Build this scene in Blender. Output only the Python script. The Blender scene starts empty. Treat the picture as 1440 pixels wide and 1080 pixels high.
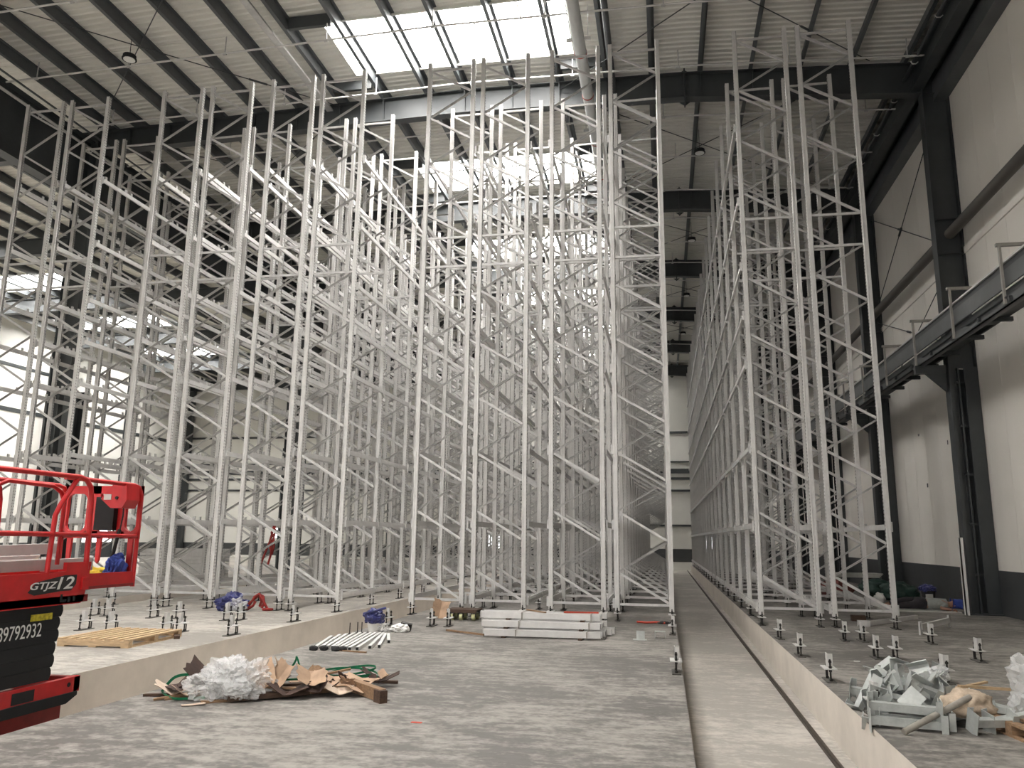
import bpy, bmesh, math, random
from mathutils import Vector, Matrix, Euler
random.seed(7)
SC = bpy.context.scene
COL = SC.collection
PI = math.pi

# ------------------------------------------------------------------ materials
def mat(name, rgb, rough=.6, metal=0., noise=0., scale=6., rgb2=None, bump=0., stretch=(1, 1, 1), emit=None, alpha=None, trans=0.):
    m = bpy.data.materials.new(name); m.use_nodes = True
    nt = m.node_tree; b = nt.nodes['Principled BSDF']
    b.inputs['Base Color'].default_value = (*rgb, 1)
    b.inputs['Roughness'].default_value = rough
    b.inputs['Metallic'].default_value = metal
    if noise or rgb2:
        tc = nt.nodes.new('ShaderNodeTexCoord'); mp = nt.nodes.new('ShaderNodeMapping')
        mp.inputs['Scale'].default_value = stretch
        n = nt.nodes.new('ShaderNodeTexNoise'); n.inputs['Scale'].default_value = scale
        n.inputs['Detail'].default_value = 6; n.inputs['Roughness'].default_value = .65
        r = nt.nodes.new('ShaderNodeValToRGB')
        c2 = rgb2 or tuple(c * (1 - noise) for c in rgb)
        c1 = rgb if rgb2 else tuple(min(1, c * (1 + noise * .6)) for c in rgb)
        r.color_ramp.elements[0].position = .32; r.color_ramp.elements[1].position = .68
        r.color_ramp.elements[0].color = (*c2, 1); r.color_ramp.elements[1].color = (*c1, 1)
        nt.links.new(tc.outputs['Object'], mp.inputs['Vector']); nt.links.new(mp.outputs['Vector'], n.inputs['Vector'])
        nt.links.new(n.outputs['Fac'], r.inputs['Fac']); nt.links.new(r.outputs['Color'], b.inputs['Base Color'])
        if bump:
            bp = nt.nodes.new('ShaderNodeBump'); bp.inputs['Strength'].default_value = bump; bp.inputs['Distance'].default_value = .02
            nt.links.new(n.outputs['Fac'], bp.inputs['Height']); nt.links.new(bp.outputs['Normal'], b.inputs['Normal'])
    if emit:
        b.inputs['Emission Color'].default_value = (*emit[0], 1); b.inputs['Emission Strength'].default_value = emit[1]
    if alpha is not None: b.inputs['Alpha'].default_value = alpha
    if trans: b.inputs['Transmission Weight'].default_value = trans
    return m

def concrete(name, base, dark, seed=0., streak=1.):
    """trowelled concrete: large cloudy patches, fine streaks, specks and a few stains"""
    m = bpy.data.materials.new(name); m.use_nodes = True
    nt = m.node_tree; b = nt.nodes['Principled BSDF']; L = nt.links.new
    tc = nt.nodes.new('ShaderNodeTexCoord')
    def noise(sc, det, st, off):
        mp = nt.nodes.new('ShaderNodeMapping'); mp.inputs['Scale'].default_value = st; mp.inputs['Location'].default_value = (off, off * .7, 0)
        n = nt.nodes.new('ShaderNodeTexNoise'); n.inputs['Scale'].default_value = sc; n.inputs['Detail'].default_value = det; n.inputs['Roughness'].default_value = .6
        L(tc.outputs['Object'], mp.inputs['Vector']); L(mp.outputs['Vector'], n.inputs['Vector']); return n.outputs['Fac']
    big = noise(.5, 6, (1, 1, 1), seed); fine = noise(5.5, 10, (1, 1.6, 1), seed + 4); strk = noise(3.0, 8, (.7, 1.8, 1), seed + 9); spk = noise(17, 6, (1, 1.2, 1), seed + 2)
    def math_(op, a, bb):
        n = nt.nodes.new('ShaderNodeMath'); n.operation = op
        for i, v in enumerate((a, bb)):
            if isinstance(v, (int, float)): n.inputs[i].default_value = v
            else: L(v, n.inputs[i])
        return n.outputs[0]
    s = math_('ADD', math_('MULTIPLY', big, .6), math_('ADD', math_('MULTIPLY', fine, .45), math_('MULTIPLY', strk, .45 * streak)))
    s = math_('ADD', s, math_('MULTIPLY', spk, .30))
    r = nt.nodes.new('ShaderNodeValToRGB'); e = r.color_ramp.elements
    e[0].position = .84 + .1 * (streak - 1); e[0].color = (*dark, 1); e[1].position = 1.0; e[1].color = (*base, 1)
    e[1].position = min(1., e[1].position)
    L(s, r.inputs['Fac']); L(r.outputs['Color'], b.inputs['Base Color'])
    rr = nt.nodes.new('ShaderNodeMapRange'); rr.inputs['To Min'].default_value = .45; rr.inputs['To Max'].default_value = .75
    L(fine, rr.inputs['Value']); L(rr.outputs['Result'], b.inputs['Roughness'])
    bp = nt.nodes.new('ShaderNodeBump'); bp.inputs['Strength'].default_value = .15; bp.inputs['Distance'].default_value = .01
    L(s, bp.inputs['Height']); L(bp.outputs['Normal'], b.inputs['Normal'])
    return m

def perforated(name, rgb):
    """galvanised rack upright with two columns of punched slots on the web"""
    m = mat(name, rgb, .42, .12, .10, 5)
    nt = m.node_tree; b = nt.nodes['Principled BSDF']; L = nt.links.new
    src = b.inputs['Base Color'].links[0].from_socket
    tc = nt.nodes.new('ShaderNodeTexCoord'); sp = nt.nodes.new('ShaderNodeSeparateXYZ'); L(tc.outputs['Object'], sp.inputs[0])
    def M(op, a, v):
        n = nt.nodes.new('ShaderNodeMath'); n.operation = op
        for i, q in enumerate((a, v)):
            if q is None: continue
            if isinstance(q, (int, float)): n.inputs[i].default_value = q
            else: L(q, n.inputs[i])
        return n.outputs[0]
    fz = M('FRACT', M('MULTIPLY', sp.outputs['Z'], 13.3), None)
    inz = M('LESS_THAN', M('ABSOLUTE', M('SUBTRACT', fz, .5), None), .22)
    iny = M('LESS_THAN', M('ABSOLUTE', M('SUBTRACT', M('ABSOLUTE', sp.outputs['Y'], None), .026), None), .007)
    k = M('MULTIPLY', inz, iny)
    mx = nt.nodes.new('ShaderNodeMix'); mx.data_type = 'RGBA'; mx.inputs[7].default_value = (.05, .05, .05, 1)
    L(src, mx.inputs[6]); L(k, mx.inputs[0]); L(mx.outputs[2], b.inputs['Base Color'])
    return m

M = {}
M['galv'] = mat('galvanised_steel', (.66, .645, .625), .42, .15, .10, 5)
M['upright'] = perforated('perforated_galvanised_upright', (.64, .625, .605))
M['galv_dull'] = mat('dull_galvanised', (.57, .56, .545), .45, .2, .14, 7)
M['plate'] = mat('zinc_plate', (.62, .61, .59), .45, .15, .1, 9)
M['dark'] = mat('dark_grey_structural_paint', (.045, .050, .052), .5, 0, .15, 2)
M['purlin'] = mat('grey_purlin_paint', (.085, .092, .096), .45, .0, .15, 2)
M['beamgrey'] = mat('mid_grey_steel_paint', (.10, .106, .108), .5, 0, .15, 2)
M['deck'] = mat('light_roof_deck', (.74, .725, .665), .5, .05, .05, 1.5)
M['white'] = mat('white_coated_metal', (.82, .81, .78), .45, 0, .05, 2)
M['wall'] = mat('cream_wall_panel', (.84, .80, .735), .55, 0, .05, .35, stretch=(1, 1, .3))
M['endwall'] = mat('end_wall_panel', (.80, .79, .74), .5, 0, .05, .5)
M['dado'] = mat('dark_grey_dado', (.055, .058, .06), .6, 0, .15, 2)
M['slab'] = concrete('trowelled_concrete', (.285, .264, .238), (.105, .097, .087))
M['slab_l'] = concrete('pale_concrete', (.45, .42, .372), (.25, .232, .205), 7)
M['pit'] = concrete('pit_concrete', (.52, .485, .435), (.33, .307, .273), 13, .8)
M['edge'] = mat('formed_concrete_face', (.68, .62, .55), .75, 0, .12, 1.4, bump=.1)
M['rail'] = mat('rusty_rail', (.07, .055, .045), .6, .5, .3, 8)
M['rod'] = mat('dark_threaded_rod', (.035, .033, .03), .5, .6, .2, 20)
M['bplate'] = mat('dark_base_plate', (.10, .095, .085), .6, .4, .3, 12)
M['sky'] = mat('daylit_rooflight', (.9, .93, .95), .5, emit=((1.0, .972, .945), 34.0))
M['daywin'] = mat('daylit_window', (.9, .92, .95), .5, emit=((.95, .97, 1.0), 4.0))
M['pvc'] = mat('grey_white_pipe', (.55, .56, .55), .35, 0, .06, 3)
M['redband'] = mat('dull_red_band', (.35, .06, .05), .5)
M['red'] = mat('red_lift_paint', (.52, .014, .016), .38, 0, .18, 5)
M['reddark'] = mat('dark_red_paint', (.25, .015, .015), .5, 0, .25, 6)
M['black'] = mat('black_steel', (.007, .008, .009), .75, 0, .25, 5)
M['rubber'] = mat('black_rubber', (.02, .02, .02), .8)
M['sticker'] = mat('black_sticker', (.015, .015, .015), .4)
M['lettw'] = mat('white_lettering', (.75, .75, .72), .5)
M['yellow'] = mat('yellow_cloth', (.75, .50, .03), .7, 0, .25, 10)
M['ylabel'] = mat('yellow_label', (.50, .42, .02), .6, 0, .5, 30)
M['blue'] = mat('blue_cloth', (.03, .06, .30), .65, 0, .3, 8)
M['bluebag'] = mat('blue_plastic_bag', (.03, .034, .14), .3, 0, .4, 10)
M['wood'] = mat('pale_pallet_wood', (.52, .37, .22), .75, 0, .3, 6, stretch=(1, 6, 6))
M['darkwood'] = mat('dark_weathered_wood', (.075, .043, .027), .8, 0, .4, 7, stretch=(1, 6, 6))
M['midwood'] = mat('brown_wood', (.26, .16, .09), .8, 0, .35, 7, stretch=(1, 6, 6))
M['card'] = mat('brown_cardboard', (.42, .285, .19), .8, 0, .3, 5)
M['carddark'] = mat('dark_cardboard', (.055, .03, .022), .85, 0, .4, 6)
M['cream'] = mat('cream_paper', (.58, .46, .36), .8, 0, .15, 6)
M['strap'] = mat('green_strapping', (.012, .19, .085), .35, 0, .2, 9)
M['film'] = mat('crumpled_clear_film', (.86, .86, .85), .10, 0, .06, 14, bump=.6, alpha=.36)
M['tube'] = mat('white_tube', (.74, .74, .72), .35, .1, .06, 4)
M['redcloth'] = mat('red_harness_webbing', (.30, .025, .02), .7, 0, .4, 12)
M['orange'] = mat('orange_rope', (.50, .06, .03), .6)
M['skin'] = mat('skin', (.32, .17, .12), .6)
M['greyshirt'] = mat('grey_shirt', (.30, .31, .29), .85, 0, .15, 9)
M['trouser'] = mat('dark_trousers', (.025, .022, .026), .85, 0, .3, 9)
M['redsleeve'] = mat('dull_red_sleeve', (.22, .07, .06), .85, 0, .2, 9)
M['greencloth'] = mat('green_tarp', (.010, .038, .028), .6, 0, .35, 5)
M['burlap'] = mat('beige_sack', (.50, .40, .30), .9, 0, .25, 14, bump=.3)
M['greyboard'] = mat('pale_board', (.55, .54, .50), .7, 0, .1, 5)
M['bracket'] = mat('weathered_bracket_zinc', (.47, .49, .47), .4, .25, .2, 7)
M['midgrey'] = mat('dull_brown_grey_steel', (.30, .28, .245), .5, .1, .2, 9)
M['railgrey'] = mat('weathered_rail_grey', (.36, .345, .31), .5, .2, .15, 6)
M['tyre'] = mat('greenish_castor_tyre', (.42, .42, .22), .6)
M['lens'] = mat('frosted_lamp_glass', (.85, .85, .82), .3)

# ------------------------------------------------------------------ mesh builder
class MB:
    def __init__(s): s.v = []; s.f = []; s.sm = []
    def add(s, vs, fs, smooth=False):
        o = len(s.v); s.v += [tuple(v) for v in vs]; s.f += [tuple(i + o for i in f) for f in fs]; s.sm += [smooth] * len(fs); return s
    def box(s, a, b):
        (x0, y0, z0), (x1, y1, z1) = a, b
        return s.add([(x0, y0, z0), (x1, y0, z0), (x1, y1, z0), (x0, y1, z0), (x0, y0, z1), (x1, y0, z1), (x1, y1, z1), (x0, y1, z1)],
                     [(3, 2, 1, 0), (4, 5, 6, 7), (0, 1, 5, 4), (1, 2, 6, 5), (2, 3, 7, 6), (3, 0, 4, 7)])
    def cbox(s, c, d, rot=None):
        R = (Euler(rot).to_matrix() if rot else Matrix.Identity(3)); c = Vector(c); h = Vector(d) / 2
        vs = [c + R @ Vector((sx * h.x, sy * h.y, sz * h.z)) for sz in (-1, 1) for sx, sy in ((-1, -1), (1, -1), (1, 1), (-1, 1))]
        return s.add(vs, [(3, 2, 1, 0), (4, 5, 6, 7), (0, 1, 5, 4), (1, 2, 6, 5), (2, 3, 7, 6), (3, 0, 4, 7)])
    def bar(s, p0, p1, w, h, up=(0, 0, 1)):
        """rectangular bar from p0 to p1, h along up, w across"""
        p0, p1 = Vector(p0), Vector(p1); d = (p1 - p0).normalized(); u = Vector(up)
        r = d.cross(u)
        if r.length < 1e-4: r = d.cross(Vector((0, 1, 0)))
        r.normalize(); u = r.cross(d)
        vs = [p + r * (a * w / 2) + u * (b * h / 2) for p in (p0, p1) for a, b in ((-1, -1), (1, -1), (1, 1), (-1, 1))]
        return s.add(vs, [(3, 2, 1, 0), (4, 5, 6, 7), (0, 1, 5, 4), (1, 2, 6, 5), (2, 3, 7, 6), (3, 0, 4, 7)])
    def tube(s, pts, r, n=8, cap=True, rs=None):
        pts = [Vector(p) for p in pts]; rings = []
        d0 = (pts[1] - pts[0]).normalized(); ref = Vector((0, 0, 1)) if abs(d0.z) < .9 else Vector((1, 0, 0))
        vs = []; u = d0.cross(ref).normalized()
        for i, p in enumerate(pts):
            d = (pts[min(i + 1, len(pts) - 1)] - pts[max(i - 1, 0)]).normalized()
            u = (u - d * u.dot(d)).normalized(); w = d.cross(u); rr = rs[i] if rs else r
            vs += [p + (u * math.cos(2 * PI * k / n) + w * math.sin(2 * PI * k / n)) * rr for k in range(n)]
        fs = [(i * n + k, i * n + (k + 1) % n, (i + 1) * n + (k + 1) % n, (i + 1) * n + k) for i in range(len(pts) - 1) for k in range(n)]
        s.add(vs, fs, True)
        if cap: s.add(vs[:n], [tuple(range(n - 1, -1, -1))]); s.add(vs[-n:], [tuple(range(n))])
        return s
    def prism(s, poly, p0, axis, length, ua, va):
        """polygon poly (u,v) at p0, extruded along axis by length"""
        p0, A, U, V = Vector(p0), Vector(axis), Vector(ua), Vector(va); n = len(poly)
        a = [p0 + U * u + V * v for u, v in poly]; b = [p + A * length for p in a]
        s.add(a + b, [(i, (i + 1) % n, n + (i + 1) % n, n + i) for i in range(n)] + [tuple(range(n - 1, -1, -1)), tuple(range(n, 2 * n))])
        return s
    def strip(s, pts, wdir, w, t=.002):
        """thin ribbon of width w following pts"""
        W = Vector(wdir).normalized() * (w / 2)
        for a, b in zip(pts[:-1], pts[1:]): s.bar(a, b, t, w, wdir)
        return s
    def mesh(s, name, m):
        me = bpy.data.meshes.new(name); me.from_pydata(s.v, [], s.f); me.polygons.foreach_set('use_smooth', s.sm); me.update()
        bm = bmesh.new(); bm.from_mesh(me); bmesh.ops.recalc_face_normals(bm, faces=bm.faces); bm.to_mesh(me); bm.free()
        me.materials.append(m); return me
    def build(s, name, m, parent=None, loc=(0, 0, 0), rot=None):
        return link(name, s.mesh(name, m), parent, loc, rot)

def link(name, me, parent=None, loc=(0, 0, 0), rot=None):
    o = bpy.data.objects.new(name, me); COL.objects.link(o)
    if parent: o.parent = parent
    o.location = loc
    if rot: o.rotation_euler = rot
    return o
def tag(o, label=None, cat=None, group=None, kind=None):
    if label: o['label'] = label
    if cat: o['category'] = cat
    if group: o['group'] = group
    if kind or cat: o['kind'] = kind or 'thing'
    return o
def empty(name, loc, label=None, cat=None, group=None, rz=0):
    o = bpy.data.objects.new(name, None); COL.objects.link(o); o.location = loc; o.rotation_euler = (0, 0, rz); o.empty_display_size = .2
    return tag(o, label, cat, group)
def struct(name, mb, m, label=None):
    o = mb.build(name, m); tag(o, label, None, None, 'structure'); return o
ORD = ['front', 'second', 'third', 'fourth', 'fifth', 'sixth', 'seventh', 'eighth', 'ninth', 'tenth', 'eleventh', 'twelfth', 'thirteenth', 'fourteenth', 'fifteenth', 'sixteenth', 'seventeenth', 'eighteenth', 'nineteenth', 'twentieth']

# ------------------------------------------------------------------ camera
cam = bpy.data.cameras.new('camera'); co = bpy.data.objects.new('camera', cam); COL.objects.link(co)
yaw, pitch, roll, fpx = math.radians(10.8607), math.radians(11.1092), math.radians(.6749), 1107.45
fw = Vector((-math.sin(yaw) * math.cos(pitch), math.cos(yaw) * math.cos(pitch), math.sin(pitch))); rt = Vector((math.cos(yaw), math.sin(yaw), 0)); upv = rt.cross(fw)
r2 = rt * math.cos(roll) + upv * math.sin(roll); u2 = upv * math.cos(roll) - rt * math.sin(roll)
mw = Matrix((r2, u2, -fw)).transposed().to_4x4(); mw.translation = (0, 0, 1.65); co.matrix_world = mw
cam.sensor_width = 36; cam.lens = 36 * fpx / 1440; cam.clip_end = 300; cam.clip_start = .05
SC.camera = co

# ------------------------------------------------------------------ floor slabs and pits
PZ = -.52
YN, YF, YE = -9.0, 58.3, 60.9       # near end of the slabs, far end of the slabs, end wall
XL, XR = -40.0, 7.8
struct('floor', MB().box((XL - .3, YN - .3, PZ - .3), (XR + .3, YE + .3, PZ)), M['pit'], 'pale concrete pit floor between the raised slabs')
def slab(name, x0, x1, m, label):
    o = struct(name, MB().box((x0, YN, PZ - .01), (x1, YF, 0)), m, label)
    me = o.data; me.materials.append(M['edge'])
    for p in me.polygons:
        if abs(p.normal.z) < .5: p.material_index = 1
    return o
slab('floor_slab', -5.45, .19, M['slab'], 'grey concrete centre slab carrying four columns of racks')
slab('floor_slab', 1.82, XR, M['slab'], 'grey concrete slab along the right wall')
slab('floor_slab', -12.95, -6.97, M['slab_l'], 'pale concrete slab left of the trench with the red lift')
slab('floor_slab', XL, -14.45, M['slab_l'], 'pale concrete slab at far left')
rm = MB().box((1.60, YN, PZ), (1.66, YE, PZ + .03)).box((1.615, YN, PZ), (1.645, YE, PZ + .05))
tag(rm.build('guide_rail', M['rail']), 'dark rusty guide rail along the right side of the pit', 'rail')

# ------------------------------------------------------------------ walls
def rafter_top(x):
    P = [(-60, 14.40), (-18.5, 14.77), (-5.6, 15.03), (.9, 14.90), (8.2, 14.46)]
    for (a, za), (b, zb) in zip(P[:-1], P[1:]):
        if a <= x <= b: return za + (zb - za) * (x - a) / (b - a)
    return P[-1][1]
w = MB()
for k in range(-1, 10):
    y0 = 13.3 - 7.9 + 7.9 * k - 7.9
    if y0 > YE: break
struct('wall_right', MB().box((XR, YN - .3, PZ), (XR + .25, YE + .3, 15.2)), M['wall'], 'cream panelled right side wall')
struct('baseboard_right', MB().box((XR - .012, YN, 0), (XR + .1, YE, 1.04)), M['dado'], 'dark grey dado along the foot of the right wall')
struct('wall_left', MB().box((XL - .25, YN - .3, PZ), (XL, YE + .3, 15.2)), M['endwall'], 'far left side wall')
struct('baseboard_left', MB().box((XL - .1, YN, 0), (XL + .012, YE, 1.04)), M['dado'])
struct('trim_1', MB().box((XL - .1, YN, 9.1), (XL + .05, YE, 9.35)).box((XL - .1, YN, 11.9), (XL + .05, YE, 12.1)), M['dark'])
struct('wall_end', MB().box((XL - .3, YE, PZ), (XR + .3, YE + .25, 15.4)), M['endwall'], 'grey panelled end wall at the far end of the aisles')
struct('baseboard_end', MB().box((XL, YE - .012, .1), (XR, YE + .1, 1.04)), M['dado'])
t = MB()
for z, h in ((2.75, .14), (5.33, .16), (6.24, .18), (6.8, .35), (7.5, .1), (9.74, .16)):
    t.box((XL, YE - .10, z - h / 2), (XR, YE + .1, z + h / 2))
struct('trim_2', t, M['dark'])
g = MB()
for i in range(28):
    z = 10 + i * .14
    g.box((XL, YE - .02, z), (XR, YE + .05, z + .02))
struct('trim_3', g, M['endwall'])
struct('wall_front', MB().box((XL - .3, YN - .25, PZ), (XR + .3, YN, 15.4)), M['wall'], 'wall behind the viewpoint')
# vertical joints of the right wall panels
j = MB()
for i in range(60):
    y = YN + 1.15 * i
    if y < YE: j.box((XR - .004, y, 1.04), (XR + .05, y + .012, 14.8))
struct('trim_4', j, M['wall'])
# small holes left in the wall panels
hm = MB()
for (y, z, a, b) in ((25.6, 3.3, .10, .12), (26.0, 4.9, .12, .07), (23.6, 4.35, .05, .12)): hm.box((XR - .006, y, z), (XR + .05, y + a, z + b))
struct('trim_5', hm, M['dado'], 'dark holes cut in the right wall panels')

# daylit openings low on the end wall and the left wall
def pane(i, a, b, axis):
    root = empty('window_%d' % i, ((a[0] + b[0]) / 2, (a[1] + b[1]) / 2, a[2])); root['kind'] = 'structure'
    root['label'] = 'bright daylit opening low in the far wall'
    inv = Vector(root.location)
    f = MB()
    e = .08
    if axis == 'y':
        y = a[1]
        for p, q in (((a[0] - e, y - .05, a[2] - e), (b[0] + e, y + .02, a[2])), ((a[0] - e, y - .05, b[2]), (b[0] + e, y + .02, b[2] + e)), ((a[0] - e, y - .05, a[2]), (a[0], y + .02, b[2])), ((b[0], y - .05, a[2]), (b[0] + e, y + .02, b[2]))):
            f.box(Vector(p) - inv, Vector(q) - inv)
        P = MB().box(Vector((a[0], y - .03, a[2])) - inv, Vector((b[0], y - .005, b[2])) - inv)
    else:
        x = a[0]
        for p, q in (((x - .02, a[1] - e, a[2] - e), (x + .05, b[1] + e, a[2])), ((x - .02, a[1] - e, b[2]), (x + .05, b[1] + e, b[2] + e)), ((x - .02, a[1] - e, a[2]), (x + .05, a[1], b[2])), ((x - .02, b[1], a[2]), (x + .05, b[1] + e, b[2]))):
            f.box(Vector(p) - inv, Vector(q) - inv)
        P = MB().box(Vector((x + .005, a[1], a[2])) - inv, Vector((x + .03, b[1], b[2])) - inv)
    f.build('frame', M['white'], root); P.build('pane', M['daywin'], root)
pane(1, (-13.7, YE, .9), (-12.2, YE, 2.0), 'y'); pane(2, (2.4, YE, 1.1), (3.6, YE, 2.3), 'y'); pane(3, (-31.6, YE, 1.5), (-30.3, YE, 2.8), 'y')
for q, xa in enumerate((-22.0, -13.5, -5.0)):      # unseen glowing gates added behind the viewpoint for frontal daylight
    dr = empty('added_door_%d' % (q + 1), (xa + 2.2, YN, 0)); dr['kind'] = 'structure'; dr['label'] = 'added unseen daylight panel framed like an open loading gate'
    MB().box((-2.3, -.05, 0), (-2.2, .06, 5.1)).box((2.2, -.05, 0), (2.3, .06, 5.1)).box((-2.3, -.05, 5.0), (2.3, .06, 5.1)).build('frame', M['dark'], dr)
    MB().box((-2.2, -.04, .02), (2.2, .02, 5.0)).build('opening', M['daywin'], dr)  # glowing sheet added to light the hall from behind
pane(4, (XL, 49.5, 1.1), (XL, 52.5, 2.1), 'x')

# ------------------------------------------------------------------ roof: rafters, purlins, deck, rooflights
RAFT = [21.2 + 7.9 * k for k in range(-4, 5)] + [YE - .45]
def rafter(y, xs, name='rafter'):
    mb = MB()
    def seg(x0, d0, x1, d1):
        a, b = rafter_top(x0), rafter_top(x1)
        for (zt0, zb0, zt1, zb1, hw) in ((a, a - .025, b, b - .025, .15), (a - d0, a - d0 + .03, b - d1, b - d1 + .03, .15), (a, a - d0, b, b - d1, .012)):
            mb.add([(x0, y - hw, zt0), (x0, y + hw, zt0), (x0, y + hw, zb0), (x0, y - hw, zb0), (x1, y - hw, zt1), (x1, y + hw, zt1), (x1, y + hw, zb1), (x1, y - hw, zb1)],
                   [(0, 1, 2, 3), (7, 6, 5, 4), (0, 4, 5, 1), (1, 5, 6, 2), (2, 6, 7, 3), (3, 7, 4, 0)])
    for (x0, d0), (x1, d1) in zip(xs[:-1], xs[1:]): seg(x0, d0, x1, d1)
    return mb
for y in RAFT:
    mb = rafter(y, [(-40, .8), (-18.5, .75), (-5.6, .76), (.9, .79), (4.2, .85), (7.2, .93)])
    # splice plate with bolts at the bend
    z = rafter_top(.9)
    mb.box((.88, y - .17, z - .95), (.92, y + .17, z + .1))
    for zz in (z - .88, z + .04): mb.add([(.75, y - .012, zz), (.9, y - .012, zz - .12 if zz < z - .5 else zz + .1), (1.05, y - .012, zz), (.75, y + .012, zz), (.9, y + .012, zz - .12 if zz < z - .5 else zz + .1), (1.05, y + .012, zz)], [(0, 1, 2), (5, 4, 3), (0, 3, 4, 1), (1, 4, 5, 2), (2, 5, 3, 0)])
    for dz in (-.2, -.35, -.5, -.65): mb.box((.8, y - .03, z + dz), (1.0, y + .03, z + dz + .03))
    for px in (7.0, 5.5, 4.15, 2.8, 1.37, -.02, -1.33, -2.73, -4.15, -5.62, -6.79, -8.2, -9.65, -11.1, -12.54, -14.0, -15.5, -16.97):
        zt = rafter_top(px); mb.add([(px - .012, y - .15, zt - .03), (px - .012, y, zt - .03), (px - .012, y, zt - .70), (px - .012, y - .04, zt - .70), (px + .012, y - .15, zt - .03), (px + .012, y, zt - .03), (px + .012, y, zt - .70), (px + .012, y - .04, zt - .70)], [(0, 1, 2, 3), (7, 6, 5, 4), (0, 3, 7, 4), (3, 2, 6, 7), (0, 4, 5, 1)])
    struct('rafter', mb, M['dark'])
PUR = [7.09, -18.15, 5.61, 4.21, 2.81, 1.37, -.02, -1.33, -2.73, -4.15, -5.62, -6.79, -8.2, -9.65, -11.1, -12.54, -14.0, -15.5, -16.97]
PUR = [x * (rafter_top(x) + .0 - 1.65) / 13.35 for x in PUR]
PH = .34
for x in PUR + [-20 - 1.45 * i for i in range(14)]:
    z = rafter_top(x)
    # Z/C shaped cold-formed purlin
    poly = [(-.09, 0), (.012, 0), (.012, PH - .02), (.09, PH - .02), (.09, PH), (-.012, PH), (-.012, .02), (-.09, .02)]
    struct('purlin', MB().prism(poly, (x, YN, z), (0, 1, 0), YE - YN, (1, 0, 0), (0, 0, 1)), M['purlin'])
# rooflights: openings in the deck; unseen near and last rows added for light
SKY = [(-8.75, -2.2, y0, y0 + 2.45) for y0 in (-6.0, 1.95, 9.85, 17.75, 26.0, 33.9, 41.8, 49.7, 57.6)] + [(-38.3, -30.0, y0, y0 + 2.45) for y0 in (1.95, 9.85, 17.75, 26.0, 33.9, 41.8, 49.7)]
XB = [XL - .2, -18.5, -5.6, .9, XR + .2]
def deck_z(x): return rafter_top(x) + PH
def deck_profile(y0, y1):
    P = .21; pts = [(y0, 0.)]; n = math.floor(y0 / P)
    while n * P < y1:
        for a, z in ((0, 0.), (.30, 0.), (.42, .038), (.88, .038)):
            y = (n + a) * P
            if y0 < y < y1: pts.append((y, z))
        n += 1
    pts.append((y1, 0.)); return pts
dk = MB()
def deck_part(x0, x1, y0, y1):
    xs = [x0] + [b for b in XB if x0 < b < x1] + [x1]; pr = deck_profile(y0, y1); n = len(pr)
    vs = [(x, y, deck_z(x) + z) for x in xs for y, z in pr]
    dk.add(vs, [(i * n + k, i * n + k + 1, (i + 1) * n + k + 1, (i + 1) * n + k) for i in range(len(xs) - 1) for k in range(n - 1)])
ycur = YN - .2
for y0 in sorted({s[2] for s in SKY}):
    if y0 > ycur: deck_part(XB[0], XB[-1], ycur, y0)
    holes = sorted([(s[0], s[1]) for s in SKY if s[2] == y0]); xc = XB[0]
    for a, b in holes: deck_part(xc, a, y0, y0 + 2.45); xc = b
    deck_part(xc, XB[-1], y0, y0 + 2.45); ycur = y0 + 2.45
deck_part(XB[0], XB[-1], ycur, YE + .2)
struct('ceiling', dk, M['deck'], 'light corrugated metal roof deck')
# outer roof skin closing the building above the deck (insulated build-up)
for i, (x0, x1, y0, y1) in enumerate(SKY):
    zc = max(deck_z(x0), deck_z(x1)); zt = zc + .42
    root = empty('window_%d' % (i + 5), ((x0 + x1) / 2, (y0 + y1) / 2, zc)); root['kind'] = 'structure'; root['label'] = 'long daylit rooflight with white kerb between the rafters'
    c = Vector(root.location)
    k = MB()
    e = .05
    zb = min(deck_z(x0), deck_z(x1)) - .03
    for p, q in (((x0 - e, y0 - e, zb), (x0, y1 + e, zt)), ((x1, y0 - e, zb), (x1 + e, y1 + e, zt)), ((x0, y0 - e, zb), (x1, y0, zt)), ((x0, y1, zb), (x1, y1 + e, zt))): k.box(Vector(p) - c, Vector(q) - c)
    k.build('kerb', M['deck'], root)
    g = MB()
    nb = 5
    for q in range(1, nb): xx = x0 + (x1 - x0) * q / nb; g.box(Vector((xx - .02, y0, zt - .07)) - c, Vector((xx + .02, y1, zt - .03)) - c)
    g.build('glazing_bar', M['white'], root)
    MB().box(Vector((x0, y0, zt - .03)) - c, Vector((x1, y1, zt)) - c).build('pane', M['sky'], root)
    if x0 > -20:   # dark trimmer beams beside the opening
        tb = MB()
        for y in (y0 - .35, y1 + .25):
            za, zb2 = rafter_top(-9.6), rafter_top(-8.3)
            tb.box((-9.55, y - .05, za), (-8.35, y + .05, za + PH))
            tb.box((-2.6, y - .05, za), (-1.4, y + .05, za + PH))
        struct('trim_%d' % (6 + i), tb, M['dark'])
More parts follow.
